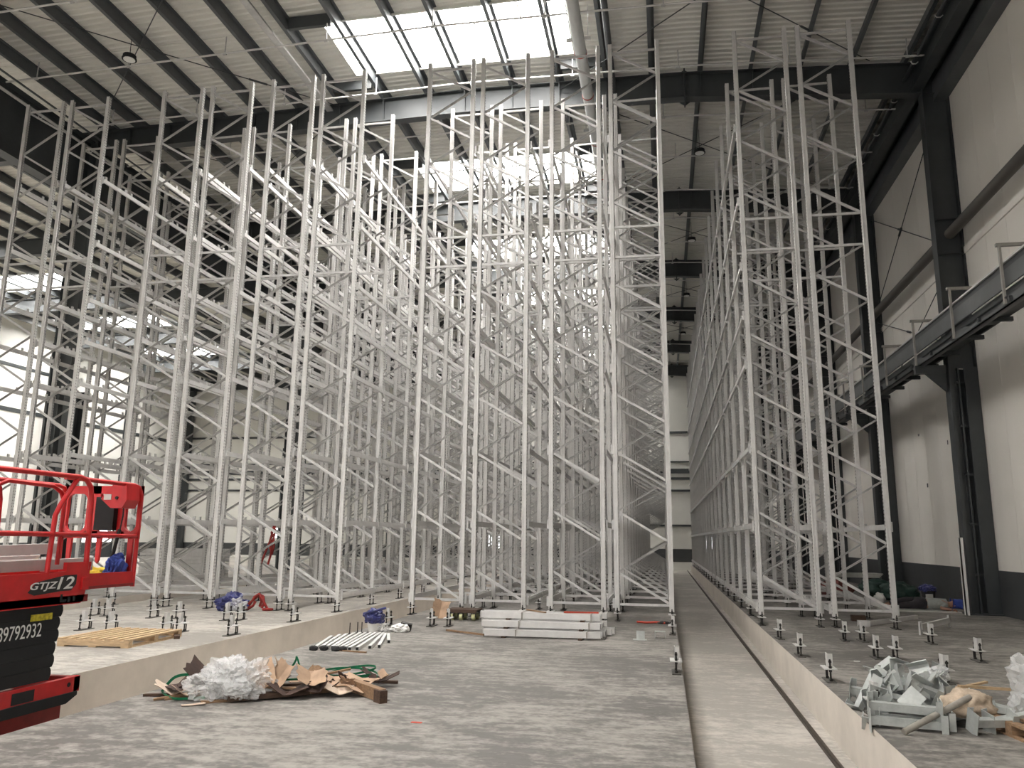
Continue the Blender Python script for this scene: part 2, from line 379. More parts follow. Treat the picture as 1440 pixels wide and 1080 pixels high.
# roof cross-bracing rods and flood lamps per bay
for k in range(-1, 5):
    yc = 17.25 + 7.9 * k
    for cx in (-13.9, 1.6):
        for s in (-1, 1):
            z = 14.86 if cx < 0 else 14.72
            mb = MB().tube([(cx - 4.3, yc - 3.85 * s, z), (cx + 4.3, yc + 3.85 * s, z)], .014, 6)
            mb.tube([(cx + 2.2, yc + 1.97 * s, z), (cx + 2.6, yc + 2.33 * s, z)], .03, 6)
            struct('brace_rod', mb, M['dark'])
        if k >= 0:
            lx = -13.9 if cx < 0 else 1.47
            side = 'left rack aisle' if cx < 0 else 'right pit'
            r = empty('pendant_lamp', (lx, yc - .32, 14.25), 'round unlit high bay lamp hanging from roof above %s, %s from viewer' % (side, ORD[k] if k else 'nearest'), 'lamp', 'high bay lamps')
            MB().tube([(0, 0, .03), (0, 0, .12)], .17, 16).build('housing', M['black'], r)
            MB().tube([(0, 0, 0), (0, 0, .03)], .19, 16).build('rim', M['black'], r)
            MB().tube([(0, 0, -.01), (0, 0, .005)], .15, 16).build('lens', M['lens'], r)
            MB().tube([(0, 0, .12), (0, 0, .85)], .008, 6).build('suspension_rod', M['black'], r)
# sprinkler pipes across the hall, hung on droppers
for k in range(-1, 16):
    y = 17.3 + 2.63 * k
    if y > YE - 1: break
    z = 14.45
    r = empty('sprinkler_pipe', (-5.5, y, z), 'thin grey sprinkler pipe running across the roof, %s from the viewer' % (ORD[k + 1] if k > -1 else 'nearest'), 'pipe', 'sprinkler pipes')
    pts = [(x, 0, rafter_top(x - 5.5) - 14.98) for x in (-12.6, -6, 0, 6.4, 12.4)]
    MB().tube(pts, .026, 6).build('pipe_run', M['galv'], r)
    for q in range(9):
        x = -11.6 + 2.9 * q + (.4 if k % 2 else 0)
        if x > 12.3: break
        zz = rafter_top(x - 5.5) - 14.98
        MB().tube([(x, 0, zz), (x, 0, zz + .5)], .016, 6).box((x - .05, -.02, zz - .05), (x + .05, .02, zz + .01)).build('hanger', M['galv_dull'], r)
# big rainwater pipe
r = empty('drain_pipe', (-1.81, 0, 14.0), 'large pale drain pipe with red bands hanging under the roof', 'pipe')
MB().tube([(0, -4, 0), (0, 30, 0), (.05, 58, 0)], .155, 20).build('pipe_run', M['pvc'], r)
for y in (14.2, 18.3, 20.3, 23.0, 25.4, 28.0, 30.5, 33):
    MB().tube([(0, y, 0), (0, y + .05, 0)], .165, 20).build('red_band', M['redband'], r)
for y in (17.75, 22.3, 27, 32, 37, 42, 47):
    MB().cbox((0, y, .0), (.62, .06, .08)).tube([(.24, y, 0), (.24, y, .95)], .01, 6).tube([(-.24, y, 0), (-.24, y, .95)], .01, 6).build('hanger_bracket', M['galv_dull'], r)
# second, darker pipe line beside it
tag(MB().tube([(-1.13, -4, 14.62), (-1.13, 58, 14.62)], .085, 12).build('conduit_pipe', M['purlin']), 'dark conduit pipe along the roof beside the pale drain pipe', 'pipe')
# white electrical tray along the left purlins
tag(MB().prism([(-.1, 0), (.1, 0), (.1, .06), (.09, .06), (.09, .012), (-.09, .012), (-.09, .06), (-.1, .06)], (-10.0, YN, 14.78), (0, 1, 0), 66, (1, 0, 0), (0, 0, 1)).build('cable_tray', M['galv_dull']), 'grey cable tray under the roof left of the rooflights', 'cable tray')

# ------------------------------------------------------------------ right wall steelwork
def h_column(mb, x0, x1, y, z0, z1, bw=.15):
    mb.box((x0, y - bw, z0), (x0 + .025, y + bw, z1)); mb.box((x1 - .025, y - bw, z0), (x1, y + bw, z1)); mb.box((x0, y - .008, z0), (x1, y + .008, z1))
for y in RAFT[1:]:
    mb = MB()
    h_column(mb, 7.13, 7.79, y, 6.0, 14.5, .17)
    for z in (9.0, 9.95, 13.55): mb.box((7.14, y - .15, z), (7.78, y + .15, z + .02))
    mb.box((7.12, y - .17, 0), (7.19, y + .17, 6.0)); mb.box((7.19, y - .01, 0), (7.36, y + .01, 6.0)); mb.box((7.34, y - .1, 0), (7.38, y + .1, 6.0))
    mb.box((7.47, y - .17, 0), (7.79, y - .14, 6.0)); mb.box((7.47, y + .14, 0), (7.79, y + .17, 6.0)); mb.box((7.60, y - .14, 0), (7.64, y + .14, 6.0))
    for z in (.9, 2.1, 3.3, 4.5, 5.6): mb.box((7.3, y - .09, z), (7.6, y + .09, z + .05))
    mb.box((7.05, y - .25, 0), (7.79, y + .25, .03))
    struct('column', mb, M['dark'])
# eaves strut and gutter beam along the top of the wall
struct('eaves_beam', MB().box((7.0, YN, 13.75), (7.06, YE, 14.3)).box((6.9, YN, 13.72), (7.2, YE, 13.76)).box((6.9, YN, 14.28), (7.2, YE, 14.32)).box((7.2, YN, 14.35), (7.79, YE, 14.5)), M['dark'])
struct('eaves_beam', MB().box((7.45, YN, 13.4), (7.79, YE, 13.95)), M['purlin'])
cp = empty('eaves_pipe', (6.75, 0, 14.05), 'dark pipe with small hooks along the top of the right wall', 'pipe')
MB().tube([(0, YN, 0), (0, YE - .5, 0)], .05, 8).build('pipe_run', M['dark'], cp)
for k in range(14):
    y = 14.5 + 1.9 * k
    MB().tube([(-.1, y, -.02), (-.06, y, -.09), (.02, y, -.1), (.08, y, -.05)], .014, 6).build('hook', M['galv'], cp)
gp = empty('girder_pipe', (-17.75, 0, 13.75), 'thin grey pipe with hooks along the dark left girder', 'pipe')
MB().tube([(0, YN, 0), (0, YE - .5, 0)], .045, 8).build('pipe_run', M['galv_dull'], gp)
MB().tube([(.35, YN, .25), (.35, YE - .5, .25)], .03, 8).build('pipe_run', M['purlin'], gp)
for k in range(14):
    y = 14.1 + 2.1 * k
    MB().tube([(-.1, y, .0), (-.06, y, -.09), (.02, y, -.1), (.08, y, -.05)], .014, 6).build('hook', M['galv'], gp)
# tubular wall strut
for a, b in zip(RAFT[1:-1], RAFT[2:]):
    struct('wall_strut', MB().tube([(7.46, a + .18, 9.52), (7.46, b - .18, 9.52)], .135, 16), mat('brown_grey_strut', (.075, .068, .06), .5) if 'strutm' not in M else M['strutm'])
    M['strutm'] = bpy.data.materials['brown_grey_strut']
struct('trim_20', MB().box((XR - .035, YN, 8.98), (XR + .05, YE, 9.16)), M['wall'])
# wall bracing rods in the second bay
for (y0, z0, y1, z1) in ((21.4, 13.4, 28.9, 9.7), (21.4, 9.3, 28.9, 13.2), (21.4, 9.0, 28.9, 6.4), (21.4, 6.6, 28.9, 9.3)):
    mb = MB().tube([(7.62, y0, z0), (7.62, y1, z1)], .014, 6)
    ym, zm = y0 + (y1 - y0) * .55, z0 + (z1 - z0) * .55
    mb.tube([(7.62, ym - .15, zm - .15 * (z1 - z0) / (y1 - y0)), (7.62, ym + .15, zm + .15 * (z1 - z0) / (y1 - y0))], .035, 6)
    struct('brace_rod', mb, M['dark'])
# steel walkway along the right wall
wk = empty('walkway', (6.6, 26, 6.0), 'dark grey steel walkway with galvanised posts along the right wall', 'walkway')
def W(mb, name, m): return mb.build(name, m, wk)
y0, y1 = -34.5, 34
W(MB().box((-.06, y0, .79), (.0, y1, .93)).box((-.10, y0, .79), (.0, y1, .80)), 'top_channel', M['dark'])  # dark band stands for shade under the top flange
W(MB().box((-.10, y0, .93), (-.02, y1, .97)), 'edge_strip', M['galv'])
W(MB().box((-.10, y0, .45), (-.07, y1, .79)), 'web_plate', M['beamgrey'])
W(MB().box((-.02, y0, .24), (.01, y1, .45)), 'recess_shade_strip', M['dark'])  # dark strip painted in for the shaded gap above the lower channel
W(MB().box((-.14, y0, .06), (-.11, y1, .26)).box((-.14, y0, .06), (.0, y1, .085)).box((-.14, y0, .24), (.0, y1, .26)), 'lower_channel', M['beamgrey'])
W(MB().box((.40, y0, .22), (.44, y1, .45)), 'inner_channel', M['dark'])
for i in range(46): W(MB().box((-.195, y0 + 1.5 * i, .10), (.46, y0 + 1.5 * i + .08, .19)), 'cross_bearer', M['dark'])
for i in range(23): W(MB().box((-.19, y0 + 3 * i + .1, .2), (.40, y0 + 3 * i + 2.2, .215)), 'deck_plate', M['dark'])
W(MB().box((-.05, y0, .23), (.04, y1, .25)), 'cable_duct', M['galv_dull'])
for k in range(-3, 15):
    y = 15.75 + 2.72 * k - 26
    p = MB().bar((-.17, y, .1), (-.17, y, 1.27), .045, .055, (0, 1, 0)).build('post', M['railgrey'], wk)
    MB().box((-.23, y - .035, 1.24), (.42, y + .035, 1.30)).build('arm', M['railgrey'], wk)
for y in RAFT[1:]:
    if y < 60: W(MB().box((-.22, y - 26 - .08, -.12), (.50, y - 26 + .08, .08)).add([(.0, y - 26.05, -.1), (.50, y - 26.05, -.1), (.50, y - 26.05, -.6), (.0, y - 25.95, -.1), (.50, y - 25.95, -.1), (.50, y - 25.95, -.6)], [(0, 1, 2), (5, 4, 3), (0, 3, 4, 1), (1, 4, 5, 2), (2, 5, 3, 0)]), 'bracket', M['dark'])

# ------------------------------------------------------------------ left column line and jack girder
for y in RAFT[1::2] if False else [RAFT[2], RAFT[4], RAFT[6], RAFT[8]]:
    mb = MB()
    h_column(mb, -18.75, -18.05, y, 6, 14.4, .2)
    mb.box((-18.80, y - .2, 0), (-18.72, y + .2, 6)); mb.box((-18.72, y - .01, 0), (-18.45, y + .01, 6)); mb.box((-18.45, y - .12, 0), (-18.40, y + .12, 6))
    mb.box((-18.15, y - .2, 0), (-17.7, y - .16, 6)); mb.box((-18.15, y + .16, 0), (-17.7, y + .2, 6)); mb.box((-17.95, y - .16, 0), (-17.9, y + .16, 6))
    for z in (.9, 2.1, 3.3, 4.5, 5.6): mb.box((-18.45, y - .1, z), (-17.95, y + .1, z + .05))
    struct('column', mb, M['dark'])
struct('jack_girder', MB().box((-18.52, YN, 12.4), (-18.48, YE, 14.45)).box((-18.7, YN, 12.37), (-18.3, YE, 12.42)).box((-18.7, YN, 14.42), (-18.3, YE, 14.47)), M['dark'])
for y in RAFT[3:]:
    mb = MB(); h_column(mb, XL + .02, XL + .65, y, 0, 14.2, .2); struct('column', mb, M['dark'])
# ------------------------------------------------------------------ pallet racks: upright frames
ROW0, PITCH, NROW = 17.2, 2.17, 19
HT = 13.36
def NR(cn): return 4 if cn in 'AB' else NROW      # the far-left block is only four frames deep
# (column name, x of left upright, x of right upright, words)
COLS = [('A', -17.12, -16.0, 'in leftmost column by dark steel posts'),
        ('B', -15.72, -14.6, 'in second column from far left'),
        ('C', -12.9, -11.78, 'in first of four columns on left slab'),
        ('D', -11.47, -10.35, 'in second of four columns on left slab'),
        ('E', -9.73, -8.62, 'in third of four columns on left slab'),
        ('F', -8.34, -7.23, 'in fourth column on left slab, by the trench'),
        ('K', -5.48, -4.36, 'in first of four columns on centre slab'),
        ('L', -4.1, -3.0, 'in second of four columns on centre slab'),
        ('N', -2.4, -1.28, 'in third of four columns on centre slab'),
        ('P', -.98, .11, 'in fourth column on centre slab, by the pit'),
        ('G', 1.9, 3.01, 'in right slab column by the pit'),
        ('H', 3.31, 4.42, 'in rightmost column towards the right wall')]
HW = .557          # half distance between the two upright centrelines
LEV = [.35, 1.97, 3.58, 5.40, 6.50, 7.62, 9.15, 10.95]
TOPZ = .20
def upright_mb(sx):
    """open C section, web towards +sx, punched web; z from levelling plate to the top"""
    o, t = .05, .006
    poly = [(o, -.046), (o, -.02), (o - .012, -.014), (o - .012, .014), (o, .02), (o, .046), (-o + .012, .05), (-o, .036), (-o, .028), (-o + .006, .028), (-o + .008, .038), (o - .018, .038), (o - .02, .02), (o - .02, -.02), (o - .018, -.038), (-o + .008, -.038), (-o + .006, -.028), (-o, -.028), (-o, -.036), (-o + .012, -.05), (-.018, -.05), (-.016, -.041), (.010, -.041), (.012, -.048)]
    poly = [(u * sx, v) for u, v in poly]
    return MB().prism(poly, (0, 0, TOPZ), (0, 0, 1), HT - TOPZ, (1, 0, 0), (0, 1, 0))
def diag_mb(up):
    """one diagonal of the zigzag, rising to the left if up=-1 else to the right; local z 0 at its low end"""
    a = (.50 * (1 if up < 0 else -1), 0, .02); b = (-a[0], 0, .615)
    m = MB(); n = Vector((b[0] - a[0], 0, b[2] - a[2])).normalized(); q = Vector((-n.z, 0, n.x))
    yw = -.018 if up < 0 else .024; W_ = .050 if up < 0 else .036
    m.bar(Vector(a) + Vector((0, yw, 0)), Vector(b) + Vector((0, yw, 0)), .004, W_, q)
    for s in (-1, 1): m.bar(Vector(a) + q * s * (W_ / 2 - .002) + Vector((0, .003, 0)), Vector(b) + q * s * (W_ / 2 - .002) + Vector((0, .003, 0)), .044, .004, q)
    return m
def horiz_mb():
    return MB().box((-.51, -.018, -.025), (.51, -.014, .025)).box((-.51, -.016, .021), (.51, .016, .025)).box((-.51, -.016, -.025), (.51, .016, -.021))
def foot_parts():
    d = {}
    d['base_plate'] = (MB().box((-.055, -.19, 0), (.055, .19, .012)), M['bplate'])
    r = MB()
    d['rod'] = (MB().tube([(0, 0, 0), (0, 0, .265)], .011, 8), M['rod'])
    d['nut'] = (MB().tube([(0, 0, 0), (0, 0, .026)], .019, 6), M['rod'])
    d['level_plate'] = (MB().box((-.075, -.15, .148), (.075, .15, .160)), M['plate'])
    return d
def foot_joined():
    m = MB().box((-.055, -.19, 0), (.055, .19, .012))
    for y in (-.115, .115):
        m.tube([(0, y, 0), (0, y, .265)], .011, 8)
        for z in (.012, .115, .16, .20): m.tube([(0, y, z), (0, y, z + .026)], .019, 6)
    return m
ME_UPL, ME_UPR = upright_mb(-1).mesh('upright', M['upright']), upright_mb(1).mesh('upright', M['upright'])
ME_DL, ME_DR = diag_mb(-1).mesh('diagonal_brace', M['galv_dull']), diag_mb(1).mesh('diagonal_brace', M['galv_dull'])
ME_H = horiz_mb().mesh('horizontal_brace', M['galv_dull'])
ME_FOOT = foot_joined().mesh('levelling_foot', M['rod'])
ME_FPL = MB().box((-.075, -.15, .148), (.075, .15, .162)).mesh('foot_plate', M['plate'])
LAY = [('upright', ME_UPL, -HW, 0), ('upright', ME_UPR, HW, 0)]
for k in range(12): LAY.append(('diagonal_brace', ME_DL if k % 2 == 0 else ME_DR, 0, .35 + .635 * k))
for k in range(7): LAY.append(('diagonal_brace', ME_DL if k % 2 == 0 else ME_DR, 0, 8.69 + .635 * k))
for z in (.33, 7.97, 8.69, 13.14): LAY.append(('horizontal_brace', ME_H, 0, z))
for s in (-1, 1): LAY += [('levelling_foot', ME_FOOT, s * HW, 0), ('foot_plate', ME_FPL, s * HW, 0)]
def joined():
    V, F, MI, SM = [], [], [], []; mats = []
    for n, me, x, z in LAY:
        o = len(V); mt = me.materials[0]
        if mt not in mats: mats.append(mt)
        V += [(v.co.x + x, v.co.y, v.co.z + z) for v in me.vertices]
        for p in me.polygons: F.append(tuple(i + o for i in p.vertices)); MI.append(mats.index(mt)); SM.append(p.use_smooth)
    me = bpy.data.meshes.new('upright_frame'); me.from_pydata(V, [], F); me.polygons.foreach_set('material_index', MI); me.polygons.foreach_set('use_smooth', SM)
    for mt in mats: me.materials.append(mt)
    return me
ME_FRAME = joined()
PARTROWS = 3
for ci, (cn, xl, xr, words) in enumerate(COLS):
    xc = (xl + xr) / 2
    for r in range(NR(cn)):
        y = ROW0 + PITCH * r
        lab = 'tall galvanised upright frame, %s row, %s' % (ORD[r], words.replace('in the ', '', 1) if False else words)
        if r < PARTROWS:
            o = empty('upright_frame', (xc, y, 0), lab, 'rack frame', 'pallet rack upright frames')
            for n, me, x, z in LAY: link(n, me, o, (x, 0, z))
        else:
            o = link('upright_frame', ME_FRAME, None, (xc, y, 0)); tag(o, lab, 'rack frame', 'pallet rack upright frames')

# ------------------------------------------------------------------ rack beams along the aisles
def beam_section(s):
    """stepped box section; s = side on which the beam hangs on the upright web"""
    p = [(0, 0), (.045, 0), (.045, .075), (.030, .075), (.030, .11), (0, .11)]
    return [(u * s, v) for u, v in p]
BL = PITCH - .09
def beam_mb(s, m=None, loc=(0, 0, 0)):
    m = m or MB(); x, y, z = loc
    return m.prism(beam_section(s), (x, y - BL / 2, z - .055), (0, 1, 0), BL, (1, 0, 0), (0, 0, 1))
def conn_mb(s, m=None, loc=(0, 0, 0)):
    m = m or MB(); x, y, z = loc
    return m.box((min(x, x + .006 * s), y - .03, z - .10), (max(x, x + .006 * s), y + .03, z + .10)).box((min(x, x + .05 * s), y - .004, z - .10), (max(x, x + .05 * s), y + .004, z + .10))
def clip_mb(s, m=None, loc=(0, 0, 0)):
    m = m or MB(); x, y, z = loc
    a, b = sorted((x + .002 * s, x + .032 * s))
    return m.box((a, y - .032, z + .05), (b, y + .032, z + .135))
CLIPS = (-.93, -.12, .12, .93)
ME_B = {s: beam_mb(s).mesh('pallet_beam', M['galv']) for s in (-1, 1)}
ME_C = {s: conn_mb(s).mesh('end_connector', M['galv_dull']) for s in (-1, 1)}
ME_K = {s: clip_mb(s).mesh('pallet_stop', M['plate']) for s in (-1, 1)}
jobs = []
for cn, xl, xr, words in COLS:
    for s, x in ((-1, (xl + xr) / 2 - HW - .0525), (1, (xl + xr) / 2 + HW + .0525)):
        if cn == 'P' and s == 1: continue
        for li, z in enumerate(LEV):
            if cn == 'H' and li > 1: continue
            if cn == 'G' and s == 1 and li > 1: continue
            for b in range(NR(cn) - 1):
                jobs.append((x, ROW0 + PITCH * (b + .5), z, s, cn, li, b, words))
jobs.sort(key=lambda j: j[1] + .15 * abs(j[0] + 4) + (0 if j[6] == 0 else 1.5))
near, far = jobs[:300], jobs[300:]
LEVW = ['lowest', 'second', 'third', 'fourth', 'fifth', 'sixth', 'seventh', 'top']
COLW = {'A': 'leftmost rack column', 'B': 'second rack column from far left', 'C': 'first column of left slab', 'D': 'second column of left slab', 'E': 'third column of left slab',
        'F': 'fourth column of left slab', 'K': 'first column of centre slab', 'L': 'second column of centre slab', 'N': 'third column of centre slab', 'P': 'fourth column of centre slab', 'G': 'pit-side column of right slab', 'H': 'rightmost rack column'}
for x, y, z, s, cn, li, b, words in near:
    lab = 'galvanised beam, %s level, %s bay back, %s side of %s' % (LEVW[li], ORD[b] if b else 'first', 'left' if s < 0 else 'right', COLW[cn])
    o = link('pallet_beam', ME_B[s], None, (x, y, z)); tag(o, lab, 'rack beam', 'pallet rack beams', 'thing')
    if b == 0:
        for e in (-1, 1): link('end_connector', ME_C[s], o, (0, e * BL / 2, 0))
        if cn in 'ABCDEF' and li > 0:
            for c in CLIPS: link('pallet_stop', ME_K[s], o, (0, c, 0))
fm = MB()
for x, y, z, s, cn, li, b, words in far:
    beam_mb(s, fm, (x, y, z))
    if b < 8:
        for e in (-1, 1): conn_mb(s, fm, (x, y + e * BL / 2, z))
        if cn in 'ABCDEF' and li > 0:
            for c in CLIPS: clip_mb(s, fm, (x, y + c, z))
tag(fm.build('distant_pallet_beams', M['galv']), 'mass of galvanised rack beams in the rear bays of all the racks', 'rack beams', None, 'stuff')
# ------------------------------------------------------------------ free levelling feet waiting for their racks
FP = foot_parts()
ME_BP = FP['base_plate'][0].mesh('base_plate', M['bplate']); ME_RD = FP['rod'][0].mesh('threaded_rod', M['rod']); ME_NT = FP['nut'][0].mesh('nut', M['rod']); ME_LP = FP['level_plate'][0].mesh('level_plate', M['plate'])
ME_SP = MB().box((-.018, -.075, .16), (-.012, .075, .325)).box((-.018, -.075, .16), (.04, -.069, .325)).box((-.018, -.075, .16), (.04, .075, .166)).mesh('post_tab', M['plate'])
def foot(x, y, lab, sx=1):
    o = empty('levelling_foot_stand', (x, y, 0), lab, 'levelling foot', 'free levelling feet on the slabs', random.uniform(-.06, .06))
    link('base_plate', ME_BP, o); link('level_plate', ME_LP, o); link('post_tab', ME_SP, o)
    for yy in (-.115, .115):
        link('threaded_rod', ME_RD, o, (0, yy, 0))
        for z in (.012, .118, .16, .225): link('nut', ME_NT, o, (0, yy, z))
    link('threaded_rod', ME_RD, o, (0, .165, -.14))
FEET = [(-10.02, 12.72, 'on left slab behind the pallet, leftmost of its row'), (-9.5, 12.72, 'on left slab behind the pallet, second of its row from the left'),
        (-11.6, 14.98, 'on left slab, left one of the far pair left of the pallet'), (-11.28, 14.98, 'on left slab, right one of the far pair left of the pallet'),
        (-10.2, 14.92, 'on left slab behind the pallet, alone in far row, left one'), (-9.66, 14.98, 'on left slab behind the pallet, alone in far row, right one'),
        (-8.5, 12.84, 'on left slab right behind the pallet, left of a close pair'), (-8.24, 12.84, 'on left slab right behind the pallet, right of a close pair'),
        (-8.56, 14.9, 'on left slab in front of the plastic bag, left of a pair'), (-8.32, 14.98, 'on left slab in front of the plastic bag, right of a pair'),
        (-7.2, 12.72, 'on left slab edge by the trench, nearer one'), (-7.2, 15.03, 'on left slab edge by the trench, farther one'),
        (-4.39, 15.06, 'on centre slab in front of the brown board'), (-4.08, 15.12, 'on centre slab in front of the dolly'), (-5.2, 14.9, 'at centre slab left edge behind the blue bucket'),
        (.11, 15.03, 'at the pit edge of centre slab, just before the racks'), (.11, 10.76, 'alone at the pit edge of centre slab, nearest one'),
        (1.93, 14.9, 'on right slab edge by pit, just before the racks'), (1.93, 12.78, 'on right slab edge by pit, second before the racks'), (1.93, 10.63, 'on right slab edge by pit, third before the racks'), (1.97, 8.62, 'on right slab edge touching the bracket pile'),
        (3.0, 14.92, 'on right slab, left of the middle pair just before the racks'), (3.29, 14.92, 'on right slab, right of the middle pair just before the racks'),
        (3.0, 12.83, 'on right slab, left of the pair behind the bracket pile'), (3.27, 12.85, 'on right slab, right of the pair behind the bracket pile'),
        (4.37, 14.92, 'on right slab in front of the low galvanised barrier'), (4.39, 12.9, 'alone on right slab, rightmost one'), (3.31, 10.9, 'on right slab just behind the bracket pile')]
for x, y, d in FEET: foot(x, y, 'bolted levelling foot ' + d)

# ------------------------------------------------------------------ helpers for loose things
from mathutils import noise as mnoise
def part(root, name, mb, m, lab=None):
    me = mb.mesh(name, m); me.transform(Matrix.Translation(-Vector(root.location)))
    o = link(name, me, root)
    if lab: o['label'] = lab
    return o
def blob(name, c, size, m, seed=0, amp=.35, freq=2.2, sub=4, parent=None, ridge=False, flat=True, rz=0):
    """irregular crumpled lump resting at c (bottom centre)"""
    bm = bmesh.new(); bmesh.ops.create_icosphere(bm, subdivisions=sub, radius=1)
    for v in bm.verts:
        p = v.co.copy()
        n = mnoise.noise(p * freq + Vector((seed * 3.1, seed, 0))) + .5 * mnoise.noise(p * freq * 2.3 + Vector((seed, 7, 1)))
        if ridge: n += .6 * (.35 - abs(mnoise.noise(p * freq * 2.6 + Vector((4, seed, 2))))) + .35 * (.3 - abs(mnoise.noise(p * freq * 6 + Vector((1, seed, 5)))))
        p *= 1 + amp * n
        z = p.z if not flat else max(p.z, -.72)
        v.co = Vector((p.x * size[0] / 2, p.y * size[1] / 2, (z + .72) * size[2] / 1.72))
    me = bpy.data.meshes.new(name); bm.to_mesh(me); bm.free(); me.materials.append(m)
    me.polygons.foreach_set('use_smooth', [not ridge] * len(me.polygons))
    return link(name, me, parent, c, (0, 0, rz))
def plank(name, p0, p1, w, h, m, lab, cat, group=None):
    """board between two points, resting with its underside on them"""
    a, b = Vector(p0), Vector(p1); mid = (a + b) / 2; L = (b - a).length; d = (b - a).normalized()
    mb = MB().box((-L / 2, -w / 2, 0), (L / 2, w / 2, h))
    o = mb.build(name, m, None, mid, (0, -math.asin(d.z), math.atan2(d.y, d.x)))
    return tag(o, lab, cat, group)
def sheet(name, c, sx, sy, rot, m, lab, cat, group=None, t=.006, fold=0., seed=0):
    """creased sheet of board: grid with a fold and a ragged outline"""
    rnd = random.Random(seed); n = 7; vs = []; fs = []
    for k, zz in enumerate((0, -t)):
        for i in range(n):
            for j_ in range(n):
                x = (i / (n - 1) - .5) * sx; y = (j_ / (n - 1) - .5) * sy
                if i in (0, n - 1) or j_ in (0, n - 1):
                    q = random.Random(seed * 100 + i * 10 + j_); x += q.uniform(-.06, .06) * sx; y += q.uniform(-.06, .06) * sy
                z = fold * abs(x) / sx * 2 * sx + .03 * sx * mnoise.noise(Vector((x * 6, y * 6, seed)))
                vs.append((x, y, z + zz))
    N = n * n
    for i in range(n - 1):
        for j_ in range(n - 1):
            a = i * n + j_; fs += [(a, a + 1, a + n + 1, a + n), (N + a, N + a + n, N + a + n + 1, N + a + 1)]
    for i in range(n - 1):
        for a, b in ((i, i + 1), ((n - 1) * n + i, (n - 1) * n + i + 1), (i * n, (i + 1) * n), (i * n + n - 1, (i + 1) * n + n - 1)): fs.append((a, b, N + b, N + a))
    o = MB().add(vs, fs).build(name, m, None, c, rot)
    return tag(o, lab, cat, group)
def text(body, root, loc, h, wdt, m, name='lettering', shear=0., bold=.0):
    cu = bpy.data.curves.new(name, 'FONT'); cu.body = body; cu.size = 1; cu.shear = shear; cu.offset = bold; cu.extrude = .002
    o = bpy.data.objects.new(name, cu); COL.objects.link(o)
    bpy.context.view_layer.update()
    dg = bpy.context.evaluated_depsgraph_get(); me = bpy.data.meshes.new_from_object(o.evaluated_get(dg))
    xs = [v.co.x for v in me.vertices]; ys = [v.co.y for v in me.vertices]
    sx, sy = wdt / (max(xs) - min(xs)), h / (max(ys) - min(ys)); x0, y0 = min(xs), min(ys)
    for v in me.vertices: v.co = Vector(((v.co.z * .5), (v.co.x - x0) * sx, (v.co.y - y0) * sy))   # reads along +y, faces +x
    me.materials.clear(); me.materials.append(m); bpy.data.objects.remove(o)
    return link(name, me, root, Vector(loc) - Vector(root.location))

# ------------------------------------------------------------------ red scissor lift standing in the left trench
lf = empty('scissor_lift', (-6.32, 6.2, PZ), 'red scissor lift with folded black arms standing in left trench', 'scissor lift')
X1, X0 = -5.75, -6.88; YA, YB = 4.75, 7.30
part(lf, 'chassis', MB().box((X0 + .1, YA + .1, -.40), (X1 - .07, YB - .12, .06)), M['reddark'])
poly = [(YA, .10), (YB - .06, .10), (YB + .02, .15), (YB + .02, .265), (YA, .265)]
part(lf, 'chassis_rim', MB().prism(poly, (X1 - .06, 0, 0), (1, 0, 0), .06, (0, 1, 0), (0, 0, 1)).prism(poly, (X0, 0, 0), (1, 0, 0), .06, (0, 1, 0), (0, 0, 1)).box((X0, YB - .06, .12), (X1, YB + .02, .26)), M['red'])
part(lf, 'bumper_strip', MB().prism([(YA, .03), (YB - .16, .03), (YB - .02, .09), (YB - .02, .125), (YA, .125)], (X1 - .03, 0, 0), (1, 0, 0), .045, (0, 1, 0), (0, 0, 1)), M['black'])
part(lf, 'recess', MB().box((X1 - .02, 6.47, .135), (X1 + .004, 6.73, .235)), M['black'])
part(lf, 'lashing_eye', MB().tube([(X1 - .02, 7.17, .20), (X1 + .004, 7.17, .20)], .022, 12), M['black'])
for yy in (5.25, 6.86):
    for xx in (X1 - .22, X0 + .02):
        wh = part(lf, 'wheel', MB().tube([(xx, yy, PZ + .19), (xx + .2, yy, PZ + .19)], .19, 24), M['rubber'])
        MB().tube([(-.005, 0, 0), (.21, 0, 0)], .09, 16).build('wheel_hub', M['reddark'], wh, Vector((xx, yy, PZ + .19)) - lf.location)
for i in range(6):
    z = .285 + .115 * i
    e = YB - .385 + .011 * i + (.012 if i % 2 else 0)
    ends = [(YA + .12, z), (e, z), (e + .012, z + .02), (e + .022, z + .05), (e + .018, z + .085), (e + .002, z + .113), (YA + .12, z + .113)]
    for xx in (X1 - .09, X0 + .03):
        part(lf, 'scissor_arm', MB().prism(ends, (xx, 0, 0), (1, 0, 0), .07, (0, 1, 0), (0, 0, 1)), M['black'])
    part(lf, 'cross_tube', MB().tube([(X0 + .08, e - .06, z + .05), (X1 - .08, e - .06, z + .05)], .04, 10), M['black'])
part(lf, 'arm_cover', MB().box((X1 - .10, YA + .2, .29), (X1 - .05, YB - .50, .97)), M['black'])
text('89792932', lf, (X1 - .014, 6.235, .70), .125, .51, M['lettw'])
text('89792932', lf, (X1 - .018, 5.2, .715), .125, .58, M['lettw']) if False else None
part(lf, 'warning_label', MB().box((X1 - .022, 6.60, .845), (X1 - .012, 6.86, .905)), M['ylabel'])
part(lf, 'platform_deck', MB().box((X0, YA, .98), (X1, YB, 1.05)), M['reddark'])
sp = [(YA, .97), (YB - .10, .97), (YB - .06, 1.0), (YB, 1.34), (YB, 1.37), (YB - .34, 1.37), (YB - .34, 1.285), (YA, 1.255)]
part(lf, 'side_plate', MB().prism(sp, (X1 - .04, 0, 0), (1, 0, 0), .04, (0, 1, 0), (0, 0, 1)), M['red'])
